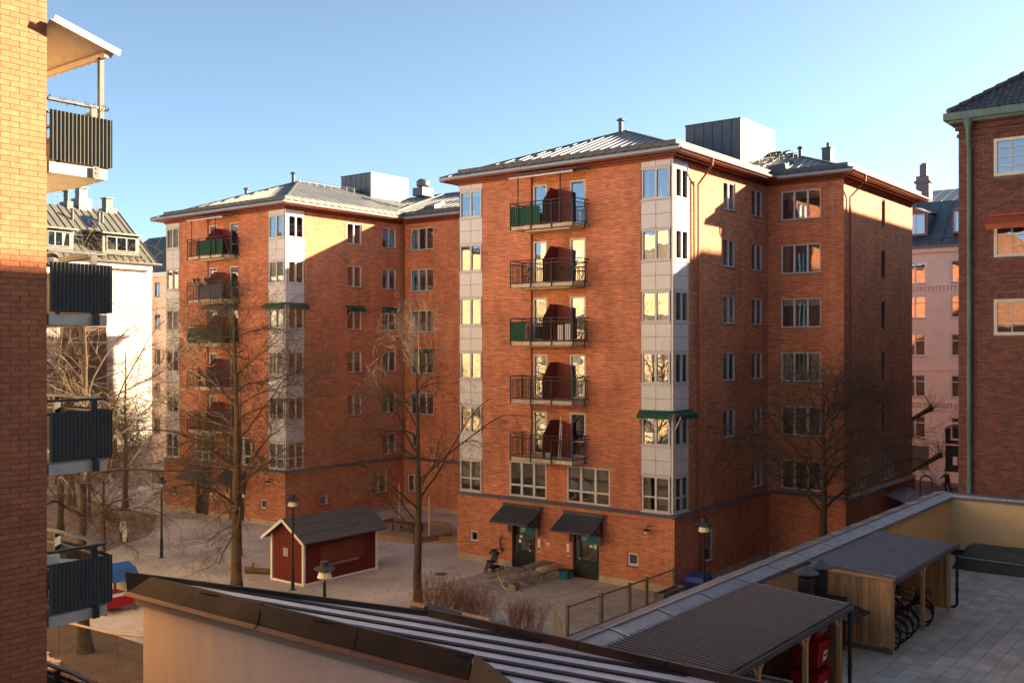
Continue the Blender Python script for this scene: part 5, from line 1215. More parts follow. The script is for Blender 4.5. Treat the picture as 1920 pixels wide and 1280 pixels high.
# ================================================================== TREES
def tubes_mesh(levels, name):
    V = []; F = []; off = 0
    for P, Rr, k in levels:            # P (B,n,3) Rr (B,n)
        B, n, _ = P.shape
        T = np.empty_like(P); T[:, 1:-1] = P[:, 2:]-P[:, :-2]; T[:, 0] = P[:, 1]-P[:, 0]; T[:, -1] = P[:, -1]-P[:, -2]
        T /= np.linalg.norm(T, axis=2, keepdims=True)+1e-9
        ref = np.where(np.abs(T[:, :1, 2:3]) < .9, np.array([0, 0, 1.]), np.array([1., 0, 0])); U = np.cross(T, np.broadcast_to(ref, T.shape)); U /= np.linalg.norm(U, axis=2, keepdims=True)+1e-9
        W = np.cross(T, U); a = np.arange(k)*2*np.pi/k
        ring = P[:, :, None]+Rr[:, :, None, None]*(U[:, :, None]*np.cos(a)[None, None, :, None]+W[:, :, None]*np.sin(a)[None, None, :, None])
        V.append(ring.reshape(-1, 3))
        bi = np.arange(B)[:, None, None]*n*k; ni = np.arange(n-1)[None, :, None]*k; ki = np.arange(k)[None, None, :]; k2 = (ki+1) % k
        F.append((np.stack([bi+ni+ki, bi+ni+k2, bi+ni+k+k2, bi+ni+k+ki], -1)+off).reshape(-1, 4)); off += B*n*k
    V = np.concatenate(V); F = np.concatenate(F); me = bpy.data.meshes.new(name)
    me.vertices.add(len(V)); me.vertices.foreach_set('co', V.ravel()); me.loops.add(F.size); me.loops.foreach_set('vertex_index', F.ravel().astype(np.int32))
    me.polygons.add(len(F)); me.polygons.foreach_set('loop_start', np.arange(0, F.size, 4, dtype=np.int32)); me.polygons.foreach_set('loop_total', np.full(len(F), 4, dtype=np.int32)); me.update(calc_edges=True)
    me.polygons.foreach_set('use_smooth', [True]*len(F)); return me
def children(g, P, Rr, per, n, length, rad, angle, t0=.15, t1=1.0, wig=.12, trop=(0, 0, 0), lf=None, up=0, bendz=0):
    B, m, _ = P.shape; tot = B*per
    idx = np.repeat(np.arange(B), per); t = t0+(t1-t0)*((np.tile(np.arange(per), B)+g.random(tot))/per)
    f = t*(m-1); i0 = np.minimum(f.astype(int), m-2); fr = (f-i0)[:, None]
    S = P[idx, i0]*(1-fr)+P[idx, i0+1]*fr; r0 = Rr[idx, i0]*(1-fr[:, 0])+Rr[idx, i0+1]*fr[:, 0]
    T = P[idx, i0+1]-P[idx, i0]; T /= np.linalg.norm(T, axis=1, keepdims=True)+1e-9
    q = g.normal(size=(tot, 3)); q -= T*(q*T).sum(1, keepdims=True); q /= np.linalg.norm(q, axis=1, keepdims=True)+1e-9
    ang = np.radians(angle)*(.7+.6*g.random(tot)); D = T*np.cos(ang)[:, None]+q*np.sin(ang)[:, None]; D[:, 2] += up; D /= np.linalg.norm(D, axis=1, keepdims=True)
    L = length*(.55+.75*g.random(tot))*(lf(t) if lf else 1); st = (L/(n-1))[:, None]; out = np.empty((tot, n, 3)); out[:, 0] = S; tr = np.array(trop)
    for k in range(1, n):
        D = D+g.normal(size=(tot, 3))*wig+tr*(k/(n-1))
        if bendz: D[:, 2] += bendz*((k/(n-1))-.5)*2
        D /= np.linalg.norm(D, axis=1, keepdims=True); out[:, k] = out[:, k-1]+D*st
    rr = np.minimum(rad*(.6+.6*g.random(tot))*(lf(t) if lf else 1), r0*.75)[:, None]*np.linspace(1, .35, n)[None, :]
    return out, rr
def tree(x, y, h, r, seed, label, spread=4.5, tw=.0075, dens=1.0, bark='bark', twm='twig', t0=.2, n1=20, droop=-.10, lean=(0, 0), fork=True, kind='bare_tree', group='bare courtyard trees', tmat=None, rise=.25):
    g = np.random.default_rng(seed); n = 16
    z = np.linspace(0, h, n); P = np.zeros((1, n, 3)); P[0, :, 2] = z
    wob = np.cumsum(g.normal(size=(n, 2))*.018*h/10, axis=0); wob -= wob[0]; P[0, :, :2] = wob+np.outer(z/h, lean)
    Rr = (r*(1-.88*(z/h)**.85))[None]; Rr = np.maximum(Rr, .02); Rr[0, 0] *= 1.35
    lf = lambda t: np.clip(1.15-1.0*np.clip((t-.35)/.65, 0, 1)**1.3, .16, 1)*np.clip(.55+t*1.6, 0, 1)
    A, Ar = children(g, P, Rr, n1+4, 10, spread, r*.24, 68, t0, .97, .13, (0, 0, droop), lf, up=rise)
    Bb, Br = children(g, A, Ar, 8, 8, spread*.42, r*.085, 42, .18, .98, .16, (0, 0, droop*.8), lambda t: 1.15-.55*t)
    C, Cr = children(g, Bb, Br, max(3, int(8*dens)), 6, spread*.24, tw*1.5, 40, .1, .98, .17, (0, 0, droop*.4), lambda t: 1.1-.4*t)
    D, Dr = children(g, C, Cr, max(3, int(5*dens)), 5, spread*.14, tw*.9, 38, .1, .98, .2, (0, 0, 0))
    Cr = np.maximum(Cr, tw*.6); Dr = np.maximum(Dr, tw*.45)
    if fork: pass
    T = thing(kind, label, 'tree', (x, y, 0), group=group)
    for nm, lv, mt in (('trunk', [(P, Rr, 10)], bark), ('branches', [(A, Ar, 6), (Bb, Br, 5)], tmat or bark), ('twigs', [(C, Cr, 3), (D, Dr, 3)], twm)):
        me = tubes_mesh(lv, nm); me.materials.append(M[mt]); o = bpy.data.objects.new(nm, me); col.objects.link(o); o.parent = T
        if nm == 'twigs': o['kind'] = 'stuff'
    return T
tree(-37.97, 28.34, 13.2, .27, 11, 'tall bare tree with thick mossy trunk left of the red hut', 5.6, dens=1, n1=22, bark='barko', t0=.24)
tree(-29.12, 30.95, 11.8, .21, 23, 'bare tree with arching branches right of the red hut, before the nearer block', 4.8, dens=.7, n1=13, t0=.26, rise=.5)
tree(-17.6, 46.3, 9.6, .24, 35, 'wide bare tree with drooping twigs behind the terrace wall', 5.4, dens=.9, n1=24, t0=.35, droop=-.16, rise=.4)
tree(-35.22, 19.6, 13.5, .24, 47, 'large pale twigged tree behind the near balconies on the left', 6.0, dens=.6, n1=15, bark='bark', twm='twigp', tmat='bark', t0=.3, rise=.5)
tree(-68.58, 37.15, 12.5, .24, 51, 'bare tree with straight trunk at the far left, before the pale house', 4.6, dens=.45, t0=.3)
tree(-58.5, 31.0, 15.5, .19, 63, 'slender tall bare tree before the sunlit white wall', 4.0, dens=.45, n1=24, t0=.3, rise=.6)
tree(-64.8, 39.0, 11.0, .2, 75, 'bare tree standing just left of the far brick block', 4.2, dens=.45, t0=.25)
tree(-52.0, 24.5, 9.5, .17, 87, 'smaller bare tree behind the lowest full balcony', 4.2, dens=.5, t0=.25)
tree(-45.0, 33.8, 9.0, .12, 99, 'thin bare tree close to the corner of the far brick block', 3.0, dens=.5, t0=.3, n1=16)
tree(-72, 30.0, 12, .22, 111, 'bare tree at the very back behind the second balcony', 4.6, dens=.45, t0=.25)
tree(-46.5, 26.8, 8.5, .11, 123, 'low dense bare tree between the playhouse and the thick trunk', 4.0, dens=1.1, n1=22, t0=.15, droop=-.14)
tree(-58.0, 26.5, 9.5, .13, 135, 'tangled bare tree at the left edge of the gravel behind the balconies', 4.4, dens=1.1, n1=22, t0=.12)
tree(-61.5, 34.5, 8.0, .11, 147, 'small dense bare tree in the trodden earth near the pale house', 4.0, dens=1, n1=22, t0=.12)
# pollarded street tree: knuckled limbs
T = thing('pollard_tree', 'pollarded street tree with knobbly limbs in the gap by the salmon house', 'tree', (-24.5, 72.5, 0))
m = MB(); m.tube([(-24.5, 72.5, 0), (-24.4, 72.5, 2.5), (-24.2, 72.4, 4.0)], [.3, .25, .26], 10); m.build('trunk', 'bark', T)
g = np.random.default_rng(5); tips = []
for i, pts in enumerate(([(-24.2, 72.4, 2.8), (-22.4, 72.3, 5.2), (-20.9, 72.2, 6.4), (-19.8, 72.2, 7.1)], [(-24.3, 72.4, 1.2), (-22.5, 72.6, 1.9), (-20.8, 72.6, 2.9), (-19.3, 72.6, 3.9)], [(-24.4, 72.4, 4), (-25.6, 72.6, 7), (-25.9, 72.8, 10)])):
    m = MB(); m.tube(pts, [.19, .15, .12, .2][:len(pts)], 8); m.build('limb', 'bark', T); tips.append(pts[-1])
P = np.array([[np.array(t)-np.array([.1, 0, .3])+np.array([.05*k, 0, .12*k]) for k in range(4)] for t in tips]); A, Ar = children(g, P-np.array([-24.5, 72.5, 0]), np.full((3, 4), .1), 34, 6, 1.5, .014, 70, 0, 1, .12, (0, 0, .2), up=.3)
me = tubes_mesh([(A, np.maximum(Ar, .008), 3)], 'shoots'); me.materials.append(M['twig']); o = bpy.data.objects.new('shoots', me); col.objects.link(o); o.parent = T; o['kind'] = 'stuff'
# shrubs
def shrub(x, y, r, h, n, seed, label):
    g = np.random.default_rng(seed); a = g.random(n)*6.283; d = np.sqrt(g.random(n))*r; S = np.stack([np.cos(a)*d, np.sin(a)*d*.6, np.zeros(n)], 1)
    P = np.stack([S, S+np.array([0, 0, .12])], 1); A, Ar = children(g, P, np.full((n, 2), .02), 3, 7, h, .009, 16, 0, .6, .08); Bb, Br = children(g, A, Ar, 5, 5, h*.35, .006, 30, .3, 1, .1, up=.2)
    me = tubes_mesh([(A, Ar, 3), (Bb, np.maximum(Br, .0035), 3)], 'stems'); me.materials.append(M['shrub']); T = thing('bare_shrub', label, 'shrub', (x, y, 0), group='reddish shrubs by the pink building'); o = bpy.data.objects.new('stems', me); col.objects.link(o); o.parent = T
shrub(-27.6, 30.6, 1.1, 1.5, 50, 1, 'reddish twiggy shrub left of the low timber frame'); shrub(-26.1, 31.0, 1.0, 1.4, 50, 2, 'larger reddish shrub behind the middle of the timber frame'); shrub(-23.9, 31.4, .8, 1.1, 40, 3, 'low reddish shrub right of the timber frame')
# ================================================================== COURTYARD THINGS
T = thing('red_hut', 'dark red boarded hut with white corner trim and grey felt roof in the courtyard', 'hut', (-38.05, 33.7, 0))
x0, x1, y0, y1, ze, zr = -39.2, -36.9, 31.35, 36.1, 2.25, 3.0; xm = (x0+x1)/2
def gz(x): return ze+(zr-ze)*(1-abs(x-xm)/((x1-x0)/2))
m = MB(); m.box(x0+.03, x1-.03, y0+.03, y1-.03, 0.02, ze); m.prism([(x0+.03, y0+.03), (xm, y0+.03), (x1-.03, y0+.03), (x1-.03, y1-.03), (xm, y1-.03), (x0+.03, y1-.03)], ze-.01, lambda x, y: gz(x)-.03); m.build('wall', 'redb', T)
n = 14
for i in range(n): a = x0+.1+(x1-x0-.2)*i/n; c = a+(x1-x0-.2)/n-.018; m = MB(); zt = min(gz(a), gz(c))-.02; m.box(a, c, y0-random.uniform(0, .006), y0+.029, .1, zt); m.build('board', 'redb', T)
n = 28
for i in range(n): a = y0+.1+(y1-y0-.2)*i/n; c = a+(y1-y0-.2)/n-.018; m = MB(); m.box(x1-.029, x1+random.uniform(0, .006), a, c, .1, ze); m.build('board', 'redb', T)
for (x, y) in ((x0, y0), (x1, y0), (x1, y1)): m = MB(); m.box(x-.07, x+.05, y-.05, y+.07, .0, ze-.02); m.build('corner_board', 'white', T)
m = MB(); m.box(x0, x1, y0-.03, y0-.007, .0, .09); m.box(x1+.007, x1+.03, y0, y1, 0, .09); m.build('base_trim', 'white', T)
for s_ in (-1, 1):
    m = MB(); xe = xm+s_*1.55; ya, yb = y0-.35, y1+.5; zz = zr-(zr-ze)*1.55/1.15
    vs = [(xm, ya, zr+.03), (xe, ya, zz+.03), (xe, yb, zz+.03), (xm, yb, zr+.03)]; vs += [(a, b_, c+.06) for a, b_, c in vs]; m.add(vs, [(3,2,1,0),(4,5,6,7),(0,1,5,4),(1,2,6,5),(2,3,7,6),(3,0,4,7)]); m.build('roof_slope', 'shedroof', T)
    for j in range(1, 3):
        f = j/3; m = MB(); m.bar((xm+(xe-xm)*f, ya, zr+(zz-zr)*f+.095), (xm+(xe-xm)*f, yb, zr+(zz-zr)*f+.095), .03, .012); m.build('felt_lap', 'shedroof', T)
    m = MB(); m.bar((xm, ya-.02, zr+.03), (xe, ya-.02, zz+.03), .025, .13); m.build('barge_board', 'white', T)
m = MB(); m.box(xm-.3, xm+.05, y0-.03, y0-.012, 1.25, 1.65); m.build('notice', 'steel', T)
m = MB(); m.box(x1+.012, x1+.03, 32.8, 34.9, .7, .82); m.build('plank_rail', 'woodg', T)
m = MB(); m.box(x1+.01, x1+.022, 32.4, 35.2, .85, 1.75); m.build('shutter', 'redfr', T)
# lamps
def lamp(x, y, h, label):
    T = thing('street_lamp', label, 'street lamp', (x, y, 0), group='courtyard lamp posts')
    m = MB(); m.lathe([(.16, 0), (.14, .02), (.085, .03), (.085, 1.0), (.055, 1.05), (.055, h-.6), (.03, h-.58), (.03, h-.5)], 12, (x, y, 0)); m.build('pole', 'railing', T)
    m = MB(); m.lathe([(.02, h-.32), (.36, h-.12), (.34, h-.10), (.14, h-.02), (.14, h+.12), (0, h+.13)], 24, (x, y, 0)); m.build('lamp_hood', 'lampd', T)
    m = MB(); m.lathe([(.16, h-.18), (.24, h-.40), (.23, h-.42), (.2, h-.41), (.14, h-.2)], 24, (x, y, 0)); m.build('lamp_shade', 'lampw', T)
    m = MB()
    for k in range(3): a = k*2.094; m.bar((x+.05*math.cos(a), y+.05*math.sin(a), h-.62), (x+.2*math.cos(a), y+.2*math.sin(a), h-.40), .012)
    m.build('lamp_arm', 'railing', T)
lamp(-25.15, 22.25, 4.1, 'lamp post rising behind the black seamed roof, nearest the camera')
lamp(-36.74, 30.57, 4.3, 'lamp post standing against the gable of the red hut')
lamp(-47.88, 30.93, 4.2, 'lamp post alone on the open gravel, left of the thick trunk')
lamp(-19.2, 37.4, 4.1, 'lamp post beside the blue grit bin behind the terrace wall')
# fence right
T = thing('mesh_fence', 'green grey wire mesh fence with a gate beside the nearer brick block', 'fence', (-22.2, 36, 0))
fy = [31.9, 34.3, 36.5, 37.9, 40.35]
for y in fy: m = MB(); m.box(-22.26, -22.14, y-.06, y+.06, 0, 1.32); m.build('post', 'garage', T)
for a, c in zip(fy, fy[1:]):
    m = MB(); m.bar((-22.2, a+.06, 1.22), (-22.2, c-.06, 1.22), .05); m.bar((-22.2, a+.06, .1), (-22.2, c-.06, .1), .04); m.build('rail', 'garage', T)
m = MB()
for y in np.arange(32, 40.3, .075): m.bar((-22.2, y, .1), (-22.2, y, 1.22), .005)
for z in np.arange(.18, 1.2, .075): m.bar((-22.2, 31.96, z), (-22.2, 40.3, z), .005)
m.build('wire_mesh', 'garage', T, kind='stuff')
m = MB(); m.box(-22.13, -22.11, 37.6, 37.8, .85, 1.05); m.build('warning_plate', 'yel', T)
T = thing('mesh_fence', 'old grey board fence end leaning by the ochre wall, in line with the mesh fence', 'fence', (-21.9, 31, 0))
for i in range(7): m = MB(); m.box(-22.2+i*.12, -22.1+i*.12, 31.0-i*.1, 31.03-i*.1, 0, 1.35-i*.05); m.build('board', 'garage', T)
# planter, grit bin
T = thing('planter', 'mossy timber planter box between the mesh fence and the blue bin', 'planter', (-21.9, 39.4, 0))
for (a, b_, c, d) in ((-22.1, -21.6, 38.35, 38.42), (-22.1, -21.6, 40.3, 40.37), (-22.1, -22.03, 38.42, 40.3), (-21.67, -21.6, 38.42, 40.3)): m = MB(); m.box(a, b_, c, d, 0, .55); m.build('side_board', 'garage', T)
m = MB(); m.box(-22.03, -21.67, 38.42, 40.3, .3, .48); m.build('earth', 'soil', T)
T = thing('grit_bin', 'blue plastic grit bin with sloping lid at the corner of the nearer block', 'bin', (-21.5, 41.2, 0))
def taper(x0, x1, y0, y1, z0, z1, e): return [(x0+e, y0+e, z0), (x1-e, y0+e, z0), (x1-e, y1-e, z0), (x0+e, y1-e, z0), (x0, y0, z1), (x1, y0, z1), (x1, y1, z1), (x0, y1, z1)], [(0,3,2,1),(4,5,6,7),(0,1,5,4),(1,2,6,5),(2,3,7,6),(3,0,4,7)]
m = MB(); m.add(*taper(-22.0, -20.95, 40.9, 41.7, 0, .62, .1)); m.build('bin_body', 'bluebin', T)
m = MB(); vs, fs = taper(-22.05, -20.9, 40.85, 41.75, .62, .92, 0); vs[4:] = [(-21.9, 40.97, .84), (-21.05, 40.97, .84), (-21.05, 41.6, .96), (-21.9, 41.6, .96)]; m.add(vs, fs); m.box(-22.08, -20.87, 40.82, 41.78, .6, .66); m.build('lid', 'bluebin', T)
# picnic tables
def picnic(x, y, label):
    T = thing('picnic_table', label, 'picnic table', (x, y, 0), group='picnic tables by the entrance doors')
    for i in range(5): a = x-.36+i*.147; m = MB(); m.box(a, a+.138, y-.88, y+.88, .72, .755); m.build('table_plank', 'woodg', T)
    for sx in (-1, 1):
        for i in range(2): a = x+sx*.62+(i-1)*.13+(.0 if sx > 0 else 0); m = MB(); m.box(a, a+.122, y-.88, y+.88, .43, .46); m.build('seat_plank', 'woodg', T)
    for yy in (y-.62, y+.62):
        m = MB(); m.tube([(x-.3, yy, .71), (x-.1, yy, .42), (x+.12, yy, .1), (x+.3, yy, .03), (x+.62, yy, .03), (x+.72, yy, .12), (x+.66, yy, .3), (x+.62, yy, .42)], .024, 7)
        m.tube([(x+.3, yy+.05, .71), (x+.1, yy+.05, .42), (x-.12, yy+.05, .1), (x-.3, yy+.05, .03), (x-.62, yy+.05, .03), (x-.72, yy+.05, .12), (x-.66, yy+.05, .3), (x-.62, yy+.05, .42)], .024, 7)
        m.bar((x-.7, yy, .42), (x+.7, yy, .42), .03); m.bar((x-.38, yy, .7), (x+.38, yy, .7), .04); m.build('leg_frame', 'steel', T)
    return T
picnic(-29.2, 37.25, 'nearer picnic table with grey planks and bent steel legs before the brick wall')
picnic(-29.0, 39.25, 'farther picnic table with grey planks close to the left entrance door')
m = MB(); m.add(*taper(-28.25, -27.75, 39.9, 40.4, 0, .42, .05)); m.mi = 1; m.box(-28.3, -27.7, 39.85, 40.45, .42, .46); tag(m.build('crate', ['teal', 'black'], None), 'blue plastic crate with dark lid at the end of the picnic tables', 'crate')
m = MB(); m.box(-28.75, -28.4, 36.6, 36.95, 0, .3); tag(m.build('box', 'woodg', None), 'small brown box under the nearer picnic table', 'box')
# pram
T = thing('pram', 'black pushchair parked by the brick wall left of the entrance door', 'pram', (-31.7, 39.1, 0)); x, y = -31.7, 39.1
for dx, dy, r in ((-.25, -.28, .14), (.25, -.28, .14), (-.27, .32, .17), (.27, .32, .17)): m = MB(); m.torus((x+dx, y+dy, r), r-.025, .028, 'X', 18, 6); m.lathe([(.0, -.01), (.04, -.01), (.04, .01), (0, .01)], 6, (x+dx, y+dy, r)); m.build('wheel', 'rubber', T)
m = MB()
for s_ in (-.22, .22): m.tube([(x+s_, y-.28, .14), (x+s_, y+.05, .55), (x+s_, y+.3, .85), (x+s_, y+.55, 1.12)], .016, 6); m.tube([(x+s_, y+.32, .17), (x+s_, y-.05, .6)], .016, 6)
m.tube([(x-.22, y+.55, 1.12), (x, y+.6, 1.14), (x+.22, y+.55, 1.12)], .02, 6); m.build('frame', 'black', T)
m = MB(); m.add(*taper(x-.21, x+.21, y-.32, y+.05, .5, .62, .04)); m.bar((x, y+.02, .56), (x, y+.28, 1.0), .36, .06); m.bar((x, y-.3, .55), (x, y-.42, .28), .3, .04); m.build('seat', 'black', T)
m = MB(); vs = []
for i in range(7):
    a = R(10+i*22)
    for j in range(5): b_ = (j-2)/2; vs.append((x+.2*b_, y+.12-.30*math.cos(a)*(1-.12*b_*b_)+.05, .86+.30*math.sin(a)*(1-.15*b_*b_)))
m.add(vs, [(i*5+j, i*5+j+1, (i+1)*5+j+1, (i+1)*5+j) for i in range(6) for j in range(4)]); m.build('hood', 'black', T, smooth=True)
m = MB(); m.box(x-.2, x+.2, y-.2, y+.28, .22, .34); m.build('basket', 'black', T)
# vent pipe behind pram
m = MB(); m.tube([(-32.3, 40.62, .8), (-32.3, 40.45, .85), (-32.3, 40.4, 1.2), (-32.3, 40.38, 1.45), (-32.22, 40.3, 1.58), (-32.1, 40.25, 1.58), (-32.0, 40.22, 1.5)], .06, 10); tag(m.build('vent_pipe', 'woodg', None), 'curved grey pipe on the brick wall behind the pushchair', 'pipe')
# timber frame low, in front of shrubs
T = thing('timber_frame', 'low timber frame among the reddish shrubs behind the pink building', 'fence', (-25.5, 29.6, 0))
m = MB(); m.box(-28.6, -24.3, 29.75, 29.85, .75, .9); m.build('rail', 'woodg', T)
for x in (-28.5, -26.4, -24.4): m = MB(); m.box(x-.06, x+.06, 29.74, 29.86, 0, .75); m.build('post', 'woodg', T)
m = MB(); m.bar((-23.6, 29.6, .08), (-22.5, 29.9, .08), .12); tag(m.build('loose_plank', 'woodl', None), 'loose pale plank on the ground right of the shrubs', 'plank')
# sandbox and climbing timbers
T = thing('sandbox', 'large timber edged sandbox between the red hut and the brick blocks', 'sandbox', (-42.5, 44, 0))
def beams(pts, z0=0, h=.16, rows=2, mat='woodo'):
    for a, c in zip(pts, pts[1:]):
        for k in range(rows): m = MB(); m.bar((*a, z0+h/2+k*(h+.012)), (*c, z0+h/2+k*(h+.012)), .14, h); m.build('timber', mat, T)
beams([(-44.6, 41.4), (-39.9, 42.0), (-39.4, 44.6), (-41.5, 46.8), (-45.8, 46.2), (-44.6, 41.4)])
m = MB(); m.prism([(-44.6, 41.4), (-39.9, 42.0), (-39.4, 44.6), (-41.5, 46.8), (-45.8, 46.2)], .01, .14); m.build('sand', 'sand', T)
beams([(-39.0, 43.2), (-36.2, 45.0)], rows=2); beams([(-38.8, 45.0), (-36.2, 46.2)], rows=3)
m = MB(); m.box(-39.6, -36.4, 47.2, 49.0, .0, .55); m.build('planting', 'soil', T); beams([(-39.7, 47.1), (-36.3, 47.1)], rows=3); beams([(-39.7, 47.1), (-39.7, 49.1)], rows=3)
T = thing('play_table', 'small reddish timber play table standing in the sandbox', 'play table', (-42.6, 44.2, .14))
m = MB(); m.box(-43.5, -41.6, 43.7, 44.7, .55, .62); m.build('top', 'brownw', T)
for q in ((-43.4, 43.8), (-43.4, 44.6), (-41.7, 43.8), (-41.7, 44.6)): m = MB(); m.box(q[0]-.05, q[0]+.05, q[1]-.05, q[1]+.05, .14, .55); m.build('leg', 'brownw', T)
for x, y, h, lab in ((-46.35, 47.44, 2.3, 'slender peeled pole left of the sandbox, against the brick wall'), (-40.51, 43.98, 2.4, 'slender peeled pole right of the sandbox near the trunk')): m = MB(); m.tube([(x, y, 0), (x+.02, y, h*.6), (x-.01, y, h)], [.075, .065, .06], 8); tag(m.build('pole', 'stone', None), lab, 'pole', 'peeled poles at the sandbox')
m = MB(); m.tube([(-41.3, 31.4, .16), (-40.4, 31.8, .17), (-39.6, 32.0, .16)], [.16, .14, .13], 9); m.tube([(-41.0, 31.5, .2), (-41.2, 31.8, .42)], [.06, .04], 6); tag(m.build('log', 'barko', None), 'short fallen log lying behind the thick trunk', 'log')
# cloth on post
T = thing('draped_post', 'dark post draped with a pale patterned cloth on the open gravel', 'post', (-53.56, 32.14, 0)); x, y = -53.56, 32.14
m = MB(); m.box(x-.16, x+.16, y-.16, y+.16, 0, 1.1); m.build('post', 'grilled', T)
m = MB(); vs = []; k = 12
for i, (r, z) in enumerate(((.04, 1.17), (.2, 1.14), (.235, .95), (.25, .78), (.245, .64))):
    for j in range(k): a = 2*math.pi*j/k; rr = r*(1+.15*math.sin(j*2.3+i)); vs.append((x+rr*math.cos(a), y+rr*.8*math.sin(a), z+(.06*math.sin(j*1.9) if i > 2 else 0)))
m.add(vs, [(i*k+j, i*k+(j+1) % k, (i+1)*k+(j+1) % k, (i+1)*k+j) for i in range(4) for j in range(k)]+[tuple(range(k))])
m.add([(x+.2, y-.2, .8), (x+.42, y-.05, .8), (x+.46, y-.05, .4), (x+.36, y-.1, .06), (x+.22, y-.22, .08), (x+.18, y-.2, .4)], [(0,1,2,5), (5,2,3,4)]); m.build('cloth', 'cloth', T)
# playhouse
T = thing('playhouse', 'small wooden playhouse with blue roof and red base beside the pink building', 'playhouse', (-39.9, 23.4, 0)); x0, x1, y0, y1 = -41.0, -39.3, 22.7, 24.2
for q in ((x0, y0), (x1, y0), (x1, y1), (x0, y1)): m = MB(); m.box(q[0]-.06, q[0]+.06, q[1]-.06, q[1]+.06, 0, 1.75); m.build('post', 'woodo', T)
m = MB(); m.box(x0, x1, y0, y1, .28, .38); m.box(x0+.02, x1+.01, y0+.02, y1-.02, .38, .78); m.build('base', 'redp', T)
m = MB(); m.wall(Fr('S', y0), x0+.1, x1-.1, .78, 1.65, [(x0+.4, x0+.62, 1.1, 1.45), (x0+1.05, x0+1.3, 1.1, 1.45)], .03); m.wall(Fr('E', x1), y0+.1, y1-.1, .78, 1.65, [(y0+.35, y0+1.1, .95, 1.5)], .03); m.wall(Fr('N', y1), x0+.1, x1-.1, .78, 1.65); m.build('wall', 'white', T)
m = MB(); xm = (x0+x1)/2
for s_ in (-1, 1):
    m.add([(xm, y0-.2, 2.25), (xm+s_*.6, y0-.2, 2.05), (xm+s_*.6, y1+.2, 2.05), (xm, y1+.2, 2.25)], [(0,1,2,3)]); m.add([(xm+s_*.6, y0-.2, 2.05), (xm+s_*1.08, y0-.2, 1.55), (xm+s_*1.08, y1+.2, 1.55), (xm+s_*.6, y1+.2, 2.05)], [(0,1,2,3)])
m.add([(xm-1.05, y0-.18, 1.57), (xm+1.05, y0-.18, 1.57), (xm+.6, y0-.18, 2.04), (xm, y0-.18, 2.23), (xm-.6, y0-.18, 2.04)], [(0,1,2,3,4)]); m.add([(xm-1.05, y1+.18, 1.57), (xm+1.05, y1+.18, 1.57), (xm+.6, y1+.18, 2.04), (xm, y1+.18, 2.23), (xm-.6, y1+.18, 2.04)], [(4,3,2,1,0)]); m.build('roof', 'bluer', T)
T.scale = (.9, .9, .87)
# left fence with pale top rail
T = thing('mesh_fence', 'low wire mesh fence with pale top rail between the planting bed and the pink building', 'fence', (-33, 20, 0))
m = MB(); m.tube([(-37.6, 19.3, 1.25), (-35.2, 19.0, 1.2), (-32.6, 19.25, 1.2), (-29, 20.9, 1.2)], .045, 8); m.build('top_rail', 'stone', T)
for x, y in ((-37.6, 19.2), (-35.84, 18.9), (-32.69, 19.3), (-29.5, 20.6)): m = MB(); m.tube([(x, y, 0), (x, y, 1.2)], .035, 6); m.build('post', 'woodg', T)
m = MB()
for k in range(90): t = k/89; x = -37.6+t*8.4; y = 19.1+(t*1.5 if t > .6 else .1*t); m.bar((x, y, .05), (x, y, 1.18), .004)
m.build('wire_mesh', 'garage', T, kind='stuff')
# stepping stones and leaves
g = np.random.default_rng(9)
T = thing('edging_stones', 'row of pale broken stones along the garden path', 'stones', (-35.3, 18.4, 0), group=None)
for i in range(6):
    cx, cy = -36.4+i*.42, 18.35+.12*math.sin(i*2)+(.0 if i < 3 else -.12*(i-2)); n = 6; pl = [(cx+(.2+.06*g.random())*math.cos(a), cy+(.14+.05*g.random())*math.sin(a)) for a in np.linspace(0, 6.283, n, endpoint=False)]
    m = MB(); m.prism(pl, .01, .10+.03*g.random()); m.build('stone', 'stone', T)
def leaves(cx, cy, sx, sy, n, seed, label, z=.012, xy=None):
    g = np.random.default_rng(seed); lm = MB()
    for j in range(n):
        x, y = cx+g.normal()*sx, cy+g.normal()*sy; a = g.random()*6; s_ = g.uniform(.04, .10)
        lm.add([(x, y, z+.01), (x+s_*math.cos(a), y+s_*math.sin(a), z+.03*g.random()), (x+s_*1.3*math.cos(a+.7), y+s_*1.3*math.sin(a+.7), z+.02), (x+s_*.8*math.cos(a+1.4), y+s_*.8*math.sin(a+1.4), z+.03*g.random())], [(0,1,2,3)])
    o = tag(lm.build('fallen_leaves', 'leaf', None), label, 'leaves'); o['kind'] = 'stuff'
leaves(-32, 17.7, 2.2, .35, 500, 1, 'fallen leaves along the edge of the garden path'); leaves(-21.4, 33.2, .5, 1.6, 350, 2, 'fallen leaves at the foot of the mesh fence', .02); leaves(-36, 33, 7, 5, 900, 3, 'scattered dry leaves over the courtyard gravel', .004)
# green plant on bottom balcony
T = thing('potted_plant', 'bushy green plant on the lowest balcony at the left bottom', 'plant', (-19.7, 10.3, 3.39))
m = MB(); m.lathe([(.14, 0), (.2, .35), (.18, .36), (0, .33)], 14, (-19.7, 10.3, 3.39)); m.build('pot', 'brownw', T)
g = np.random.default_rng(4); m = MB()
for k in range(420):
    d = g.normal(size=3); d /= np.linalg.norm(d); c = np.array([-19.7, 10.3, 4.15])+d*np.array([.36, .36, .38])*g.random()**.4; u = g.normal(size=3); u /= np.linalg.norm(u); v = np.cross(u, d); s_ = .05+.03*g.random()
    m.add([tuple(c-u*s_), tuple(c+v*s_*.5), tuple(c+u*s_), tuple(c-v*s_*.5)], [(0,1,2,3)])
m.build('foliage', 'plant', T)
